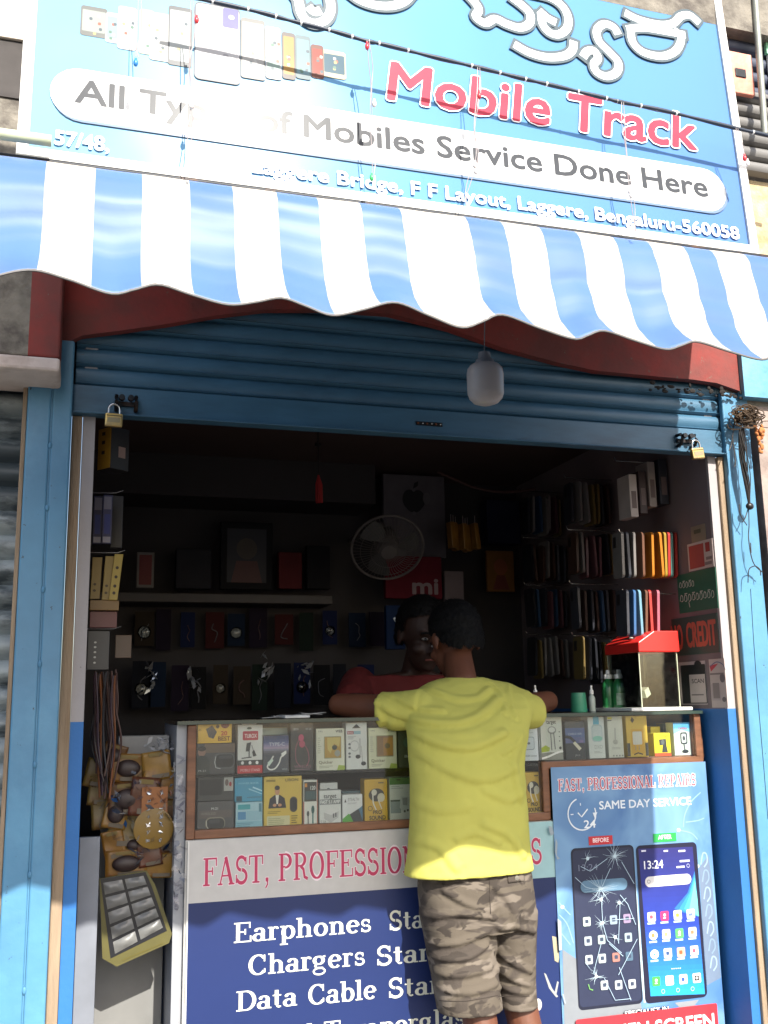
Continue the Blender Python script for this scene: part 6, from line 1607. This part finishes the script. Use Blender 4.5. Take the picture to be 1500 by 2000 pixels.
limb(m, [shr, shr.lerp(elr, .5), elr, elr.lerp(hr, .45), hr], [.038, .04, .034, .034, .024], SKIN)
hand(m, hl, (hl - ell_).normalized() * Vector((1, 1, 0)), (0, 0, 1), (.7, .3, 0), SKIN, .86)
hand(m, hr, (hr - elr).normalized() * Vector((1, 1, 0)), (0, 0, 1), (-.7, .3, 0), SKIN, .86)
legs = []
for (hx, hy, hY, kx, ky, kY, ax, aY) in ((888, 1760, .0, 930, 1950, -.03, .02, -.08), (990, 1755, .015, 1012, 1945, .015, .04, -.02)):
    h_, k_ = spot(hx, hy, hY), spot(kx, ky, kY)
    an = Vector((k_.x + ax, aY, .075))
    calf = k_.lerp(an, .3) + Vector((0, -.012, 0))
    limb(m, [h_, h_.lerp(k_, .5), k_, calf, k_.lerp(an, .65), an], [.078, .066, .048, .047, .036, .031], SKIN)
    limb(m, [an + Vector((0, -.02, -.04)), an + Vector((.004, .08, -.05)), an + Vector((.008, .15, -.06))], [.032, .03, .017], SKIN)
    for q in range(5): cone(m, an + Vector((-.026 + q * .016, .135, -.06)), an + Vector((-.026 + q * .017, .17 - q * .006, -.064)), .0105, .0085, SKIN, 8)
    legs.append((h_, k_, an))
finish('body', melt(m, .0055, 4), SKIN, boy)
# hair: a close cap with a soft ragged edge
def hair(P_, rot, s, parent, seed, back):
    mb = MB(); sphere(mb, P_(0, -.014, .028), (.0815 * s, .1 * s, .093 * s), HAIR, 48, 32, rot)
    sphere(mb, P_(0, -.045, -.02), (.074 * s, .066 * s, .075 * s), HAIR, 40, 26, rot)
    me = melt(mb, .005, 2)
    ctr = P_(0, -.012, .02); fwd = (P_(0, 1, 0) - P_(0, 0, 0)).normalized(); upv = (P_(0, 0, 1) - P_(0, 0, 0)).normalized()
    bm = bmesh.new(); bm.from_mesh(me)
    dele = []
    for v in bm.verts:
        d = v.co - ctr; y, z = d.dot(fwd) / s, d.dot(upv) / s
        lim = -.085 + max(0, y + .07) * .75 + .008 * noise.noise(v.co * 60)
        if y > .03: lim = max(lim, .028 + (y - .03) * .5)
        if z < lim: dele.append(v)
        else: v.co += v.normal * (.0035 * noise.noise(v.co * 90 + Vector((seed, 0, 0))) + .0025)
    bmesh.ops.delete(bm, geom=dele, context='VERTS'); bm.normal_update()
    rh = random.Random(seed)
    for v in list(bm.verts):                       # short strands standing off the cap
        for _ in range(2):
            if rh.random() < .55: continue
            t_ = Vector((rh.uniform(-1, 1), rh.uniform(-1, 1), rh.uniform(-1.6, .2))); t_ = (t_ - v.normal * t_.dot(v.normal)).normalized()
            p = v.co + Vector((rh.uniform(-1, 1), rh.uniform(-1, 1), rh.uniform(-1, 1))) * .0022
            s_ = t_.cross(v.normal) * .0009
            a_ = [bm.verts.new(p + s_), bm.verts.new(p - s_), bm.verts.new(p + t_ * rh.uniform(.006, .013) + v.normal * rh.uniform(.001, .005))]
            bm.faces.new(a_)
    bm.to_mesh(me); bm.free()
    finish('hair', me, HAIR, parent)
hair(P_h, rot_h, .98, boy, 3, True)
def eyes(P_, s, parent):
    for q in (-1, 1):
        mb = MB(); mb.ell(P_(q * .03, .079, -.002), .012 * s, .007 * s, .0055 * s, mat('eye_white', (120, 112, 106), .5), 12, 8); mb.ell(P_(q * .03, .0855, -.002), .0048 * s, .002 * s, .0048 * s, BLACKP, 10, 6)
        mb.build('eye', parent, smooth=True)
        mb = MB(); mb.tube([P_(q * .014, .087, .017), P_(q * .03, .087, .021), P_(q * .046, .078, .016)], .0035 * s, HAIR, 6); mb.build('eyebrow', parent, smooth=True)
    mb = MB(); mb.tube([P_(-.022, .082, -.071), P_(-.008, .0885, -.069), P_(.008, .0885, -.069), P_(.022, .082, -.071)], .0032 * s, mat('lip', (120, 62, 54), .5), 6); mb.build('lips', parent, smooth=True)
eyes(P_h, .98, boy)
# T-shirt
YEL = mat('yellow_jersey', (196, 191, 96), .85, var=.05, scale=9, bump=.25, bscale=420, spec=.2)
m = MB()
loft(m, [pxring(*q) for q in ((792, 1037, 1704, -.005, .109), (799, 1030, 1660, -.005, .104), (804, 1026, 1600, .0, .102), (804, 1019, 1500, .01, .102), (798, 1026, 1432, .035, .102), (792, 1037, 1388, .075, .095), (802, 1032, 1354, .11, .078), (836, 992, 1334, .13, .062), (862, 944, 1324, .145, .055))], YEL, 48)
sl0, sl1 = spot(824, 1386, .08), spot(744, 1388, .16)
m.tube([sl0, sl0.lerp(sl1, .5), sl1], [.062, .057, .056], YEL, 24); sphere(m, sl0, .056, YEL)
sphere(m, spot(772, 1400, .12), (.032, .04, .028), YEL)
sr0, sr1 = spot(1000, 1386, .07), spot(1041, 1390, .13)
m.tube([sr0, sr0.lerp(sr1, .5), sr1], [.06, .056, .052], YEL, 24); sphere(m, sr0, .054, YEL)
me = melt(m, .0052, 3)
sp = lambda pts: [spot(x, y, -.06) for x, y in spline(pts, 5)]
fold(me, [(sp([(750, 1346), (798, 1392), (866, 1412), (932, 1402), (992, 1366)]), 0.0115, 0.0072), (sp([(790, 1350), (830, 1380), (880, 1386)]), 0.0080, 0.0042), (sp([(800, 1412), (852, 1448), (916, 1458), (984, 1432)]), 0.0138, 0.0076), (sp([(812, 1456), (866, 1498), (934, 1520), (1000, 1500)]), 0.0149, 0.0050),
          (sp([(876, 1346), (910, 1364), (950, 1362), (984, 1344)]), 0.0092, 0.0050), (sp([(884, 1634), (920, 1622), (962, 1640)]), 0.0115, 0.0042), (sp([(936, 1608), (984, 1628), (1016, 1668)]), 0.0126, 0.0058), (sp([(1024, 1440), (1004, 1490), (1016, 1560)]), 0.0126, 0.0050), (sp([(980, 1470), (1010, 1452), (1024, 1430)]), 0.0080, 0.0034),
          (sp([(985, 1322), (1004, 1350), (1000, 1390)]), 0.0080, 0.0042), (sp([(1030, 1338), (1018, 1362), (1020, 1400)]), 0.0080, 0.0042), (sp([(808, 1560), (850, 1580), (900, 1575)]), 0.0138, 0.0034), (sp([(800, 1640), (850, 1652), (880, 1690)]), 0.0126, 0.0042), (sp([(940, 1540), (985, 1560), (1020, 1548)]), 0.0126, 0.0042), (sp([(760, 1352), (772, 1392), (782, 1420)]), 0.0092, 0.0042)], 2, .0032, 15)
# open the collar and the hem so that the body passes through cleanly
bvy = BVHTree.FromPolygons([v.co.copy() for v in me.vertices], [tuple(p.vertices) for p in me.polygons])
shirt = finish('t_shirt', me, YEL, boy)
m = MB()
cpts = []
for k in range(25):
    q = 2 * math.pi * k / 24; cpts.append(nk + Vector((.056 * math.cos(q), .05 * math.sin(q) + .006, .006 * math.sin(q) + .014 - .006 * math.cos(2 * q))))
m.tube(cpts, .0055, YEL, 8, cap=False); m.build('collar', shirt, smooth=True)
# shorts
CAMO = bpy.data.materials.new('camouflage_cloth'); CAMO.use_nodes = True
n, l = CAMO.node_tree.nodes, CAMO.node_tree.links
p_ = n['Principled BSDF']; p_.inputs['Roughness'].default_value = .9; p_.inputs['Specular IOR Level'].default_value = .15
tc = n.new('ShaderNodeTexCoord'); mp = n.new('ShaderNodeMapping'); mp.inputs['Scale'].default_value = (1, 1, 2.4); l.new(tc.outputs['Object'], mp.inputs[0])
prev = None
for sc_, se, lo_, hi, c_ in ((7, 0, 0, 0, (94, 86, 76)), (9, 3.3, .5, .54, (76, 69, 63)), (10, 7.7, .55, .6, (114, 105, 95)), (13, 12.1, .59, .63, (64, 58, 53))):
    if prev is None:
        rgb = n.new('ShaderNodeRGB'); rgb.outputs[0].default_value = (*lin(c_), 1); prev = rgb.outputs[0]; continue
    ma = n.new('ShaderNodeMapping'); ma.inputs['Location'].default_value = (se, se * .7, se * 1.3); ma.inputs['Rotation'].default_value = (0, .35, 0); l.new(mp.outputs[0], ma.inputs[0])
    nz_ = n.new('ShaderNodeTexNoise'); nz_.inputs['Scale'].default_value = sc_; nz_.inputs['Detail'].default_value = 2.5; nz_.inputs['Distortion'].default_value = .6; l.new(ma.outputs[0], nz_.inputs[0])
    rp = n.new('ShaderNodeValToRGB'); rp.color_ramp.elements[0].position = lo_; rp.color_ramp.elements[1].position = hi; l.new(nz_.outputs[0], rp.inputs[0])
    mx = n.new('ShaderNodeMix'); mx.data_type = 'RGBA'; l.new(rp.outputs[0], mx.inputs[0]); l.new(prev, mx.inputs[6]); mx.inputs[7].default_value = (*lin(c_), 1); prev = mx.outputs[2]
l.new(prev, p_.inputs['Base Color'])
nb = n.new('ShaderNodeTexNoise'); nb.inputs['Scale'].default_value = 300; l.new(tc.outputs['Object'], nb.inputs[0]); bp = n.new('ShaderNodeBump'); bp.inputs['Strength'].default_value = .3; bp.inputs['Distance'].default_value = .002; l.new(nb.outputs[0], bp.inputs['Height']); l.new(bp.outputs[0], p_.inputs['Normal'])
m = MB()
loft(m, [pxring(*q) for q in ((822, 1022, 1665, .0, .086), (818, 1035, 1722, .0, .1), (822, 1041, 1770, .0, .104), (830, 1040, 1815, .0, .096))], CAMO, 40)
def legring(l_, r_, y, Yc, ry): return pxring(l_, r_, y, Yc, ry)
loft(m, [legring(*q) for q in ((822, 958, 1780, .0, .092), (834, 962, 1840, -.01, .086), (845, 968, 1900, -.02, .082), (853, 974, 1945, -.028, .08), (857, 978, 1972, -.03, .08))], CAMO, 36)
loft(m, [legring(*q) for q in ((950, 1041, 1775, .01, .09), (958, 1039, 1840, .015, .084), (964, 1038, 1900, .018, .08), (968, 1040, 1940, .018, .077), (970, 1042, 1962, .018, .077))], CAMO, 36)
me = melt(m, .005, 2)
fold(me, [(sp([(838, 1792), (890, 1780), (954, 1784)]), .010, .008), (sp([(866, 1740), (910, 1764), (952, 1772)]), .009, .006), (sp([(842, 1846), (890, 1836), (940, 1816)]), .009, .006), (sp([(846, 1872), (900, 1866), (944, 1842)]), .008, .006), (sp([(852, 1902), (900, 1896), (950, 1884)]), .010, .006), (sp([(858, 1932), (910, 1930), (962, 1916)]), .009, .005),
          (sp([(966, 1806), (1004, 1808), (1042, 1818)]), .010, .008), (sp([(964, 1834), (990, 1872), (1036, 1896)]), .010, .006), (sp([(970, 1890), (1000, 1912), (1040, 1926)]), .009, .005), (sp([(960, 1730), (990, 1760), (1000, 1800)]), .012, .006), (sp([(956, 1700), (952, 1740), (956, 1790)]), .006, -.005), (sp([(972, 1925), (1006, 1938), (1042, 1936)]), .008, .005)], 9, .002, 20)
bvh = BVHTree.FromPolygons([v.co.copy() for v in me.vertices], [tuple(p.vertices) for p in me.polygons])
sh_ = finish('shorts', me, CAMO, boy)
for cs_ in ([(862, 1702), (936, 1692), (938, 1716), (864, 1728)], [(990, 1700), (1022, 1698), (1024, 1720), (992, 1724)]):
    mb = patch(bvh, cs_, CAMO, .004); o = mb.build('pocket_flap', sh_, smooth=True); md = o.modifiers.new('Solid', 'SOLIDIFY'); md.thickness = .004
BTN = mat('metal_button', (160, 156, 146), .35, metal=.7)
for (x, y) in ((894, 1712), (1008, 1714)):
    hit = bvh.ray_cast(CAM, (spot(x, y, 0) - CAM).normalized())[0]
    if hit is not None:
        mb = MB(); mb.lathe([(0, -.007), (.006, -.0065), (.007, -.004), (.007, .001), (0, .001)], hit, BTN, 14, 'y'); mb.build('button', sh_, smooth=True)
STI = mat('dark_stitch', (58, 50, 44), .9)  # dark lines along the hems and seams
for pts in ([(858, 1954), (910, 1955), (972, 1944)], [(974, 1946), (1010, 1946), (1034, 1945)], [(862, 1704), (900, 1700), (936, 1695)], [(956, 1700), (957, 1760), (958, 1784)]):
    vs = []
    for x, y in spline(pts, 6):
        hit = bvh.ray_cast(CAM, (spot(x, y, 0) - CAM).normalized())[0]
        if hit is not None: vs.append(hit + Vector((0, -.0006, 0)))
    if len(vs) > 3: mb = MB(); mb.tube(vs, .0011, STI, 5); mb.build('seam', sh_, smooth=True)
for (h_, k_, an) in legs:
    mb = MB(); ln = [(0, -.075), (.035, -.06), (.042, .0), (.048, .1), (.04, .17), (0, .19), (-.036, .165), (-.036, .06), (-.034, -.05)]
    mb.prism([(an.x + x, an.y + y, .001) for x, y in ln], (0, 0, .014), mat('sandal_rubber', (52, 44, 40), .8)); o = mb.build('sandal', boy, bevel=.003)
# ---- the man behind the counter
man_ = thing('person', 'person in a red shirt standing behind the counter, face half hidden by the customer', 'person', (spot(800, 1340, .72).x, .74, 0))
m = MB()
hc2 = spot(826, 1236, .6); nk2 = spot(812, 1312, .68); ch2 = spot(785, 1370, .74)
loft(m, [(Vector((ch2.x + .02, .78, .80)), .15, .1), (Vector((ch2.x + .01, .77, 1.0)), .15, .1), (ch2, .17, .1), (ch2 + Vector((.01, -.03, .09)), .15, .075), (nk2, .055, .05)], SKIN, 28)
limb(m, [nk2, hc2 + Vector((0, .03, -.06))], [.052, .05], SKIN)
P2_, rot2 = head(m, hc2, (.12, -1, -.32), SKIN, 1.06)
s1, s2 = ch2 + Vector((-.17, -.02, .06)), ch2 + Vector((.19, -.02, .06))
e1, e2 = Vector((s1.x - .06, .6, ZT + .04)), Vector((s2.x + .03, .62, ZT + .06))
h1, h2 = Vector((s1.x + .06, .44, ZT + .028)), Vector((s2.x - .1, .46, ZT + .028))
limb(m, [s1, s1.lerp(e1, .5), e1, e1.lerp(h1, .5), h1], [.052, .047, .038, .037, .027], SKIN); limb(m, [s2, s2.lerp(e2, .5), e2, e2.lerp(h2, .5), h2], [.052, .047, .038, .037, .027], SKIN)
hand(m, h1, (h1 - e1) * Vector((1, 1, 0)), (0, 0, 1), (.5, -.3, 0), SKIN, .95); hand(m, h2, (h2 - e2) * Vector((1, 1, 0)), (0, 0, 1), (-.5, -.3, 0), SKIN, .95)
for q in (-1, 1):
    hp = Vector((ch2.x + .02 + q * .085, .79, .82)); kn = Vector((hp.x, .78, .46)); an = Vector((hp.x, .82, .08))
    limb(m, [hp, kn, an], [.085, .058, .04], SKIN); limb(m, [an + Vector((0, .02, -.03)), an + Vector((0, -.15, -.05))], [.036, .028], SKIN)
finish('body', melt(m, .006, 4), mat('shaded_brown_skin', (54, 33, 25), .6, var=.08, scale=20), man_)  # skin darkened so the figure sinks into the dim interior
hair(P2_, rot2, 1.08, man_, 11, False)
eyes(P2_, 1.06, man_)
REDC = mat('red_shirt_cloth', (92, 18, 17), .85, var=.1, scale=10, bump=.2, bscale=200)
m = MB()
loft(m, [(Vector((ch2.x + .02, .78, .78)), .172, .118), (Vector((ch2.x + .01, .77, 1.0)), .17, .118), (ch2, .19, .118), (ch2 + Vector((.01, -.03, .09)), .172, .094), (nk2 + Vector((0, 0, -.012)), .07, .064)], REDC, 36)
limb(m, [s1, s1.lerp(e1, .72)], [.066, .062], REDC); limb(m, [s2, s2.lerp(e2, .72)], [.066, .062], REDC)
me = melt(m, .007, 3); fold(me, [], 4, .005, 14); finish('shirt', me, REDC, man_)
m = MB()
TRO = mat('dark_trousers', (36, 38, 48), .85)
loft(m, [(Vector((ch2.x + .02, .78, .9)), .16, .112), (Vector((ch2.x + .02, .785, .76)), .168, .118)], TRO, 32)
for q in (-1, 1): limb(m, [Vector((ch2.x + .02 + q * .085, .79, .8)), Vector((ch2.x + .02 + q * .085, .78, .46)), Vector((ch2.x + .02 + q * .085, .82, .1))], [.095, .075, .065], TRO)
finish('trousers', melt(m, .008, 3), TRO, man_)
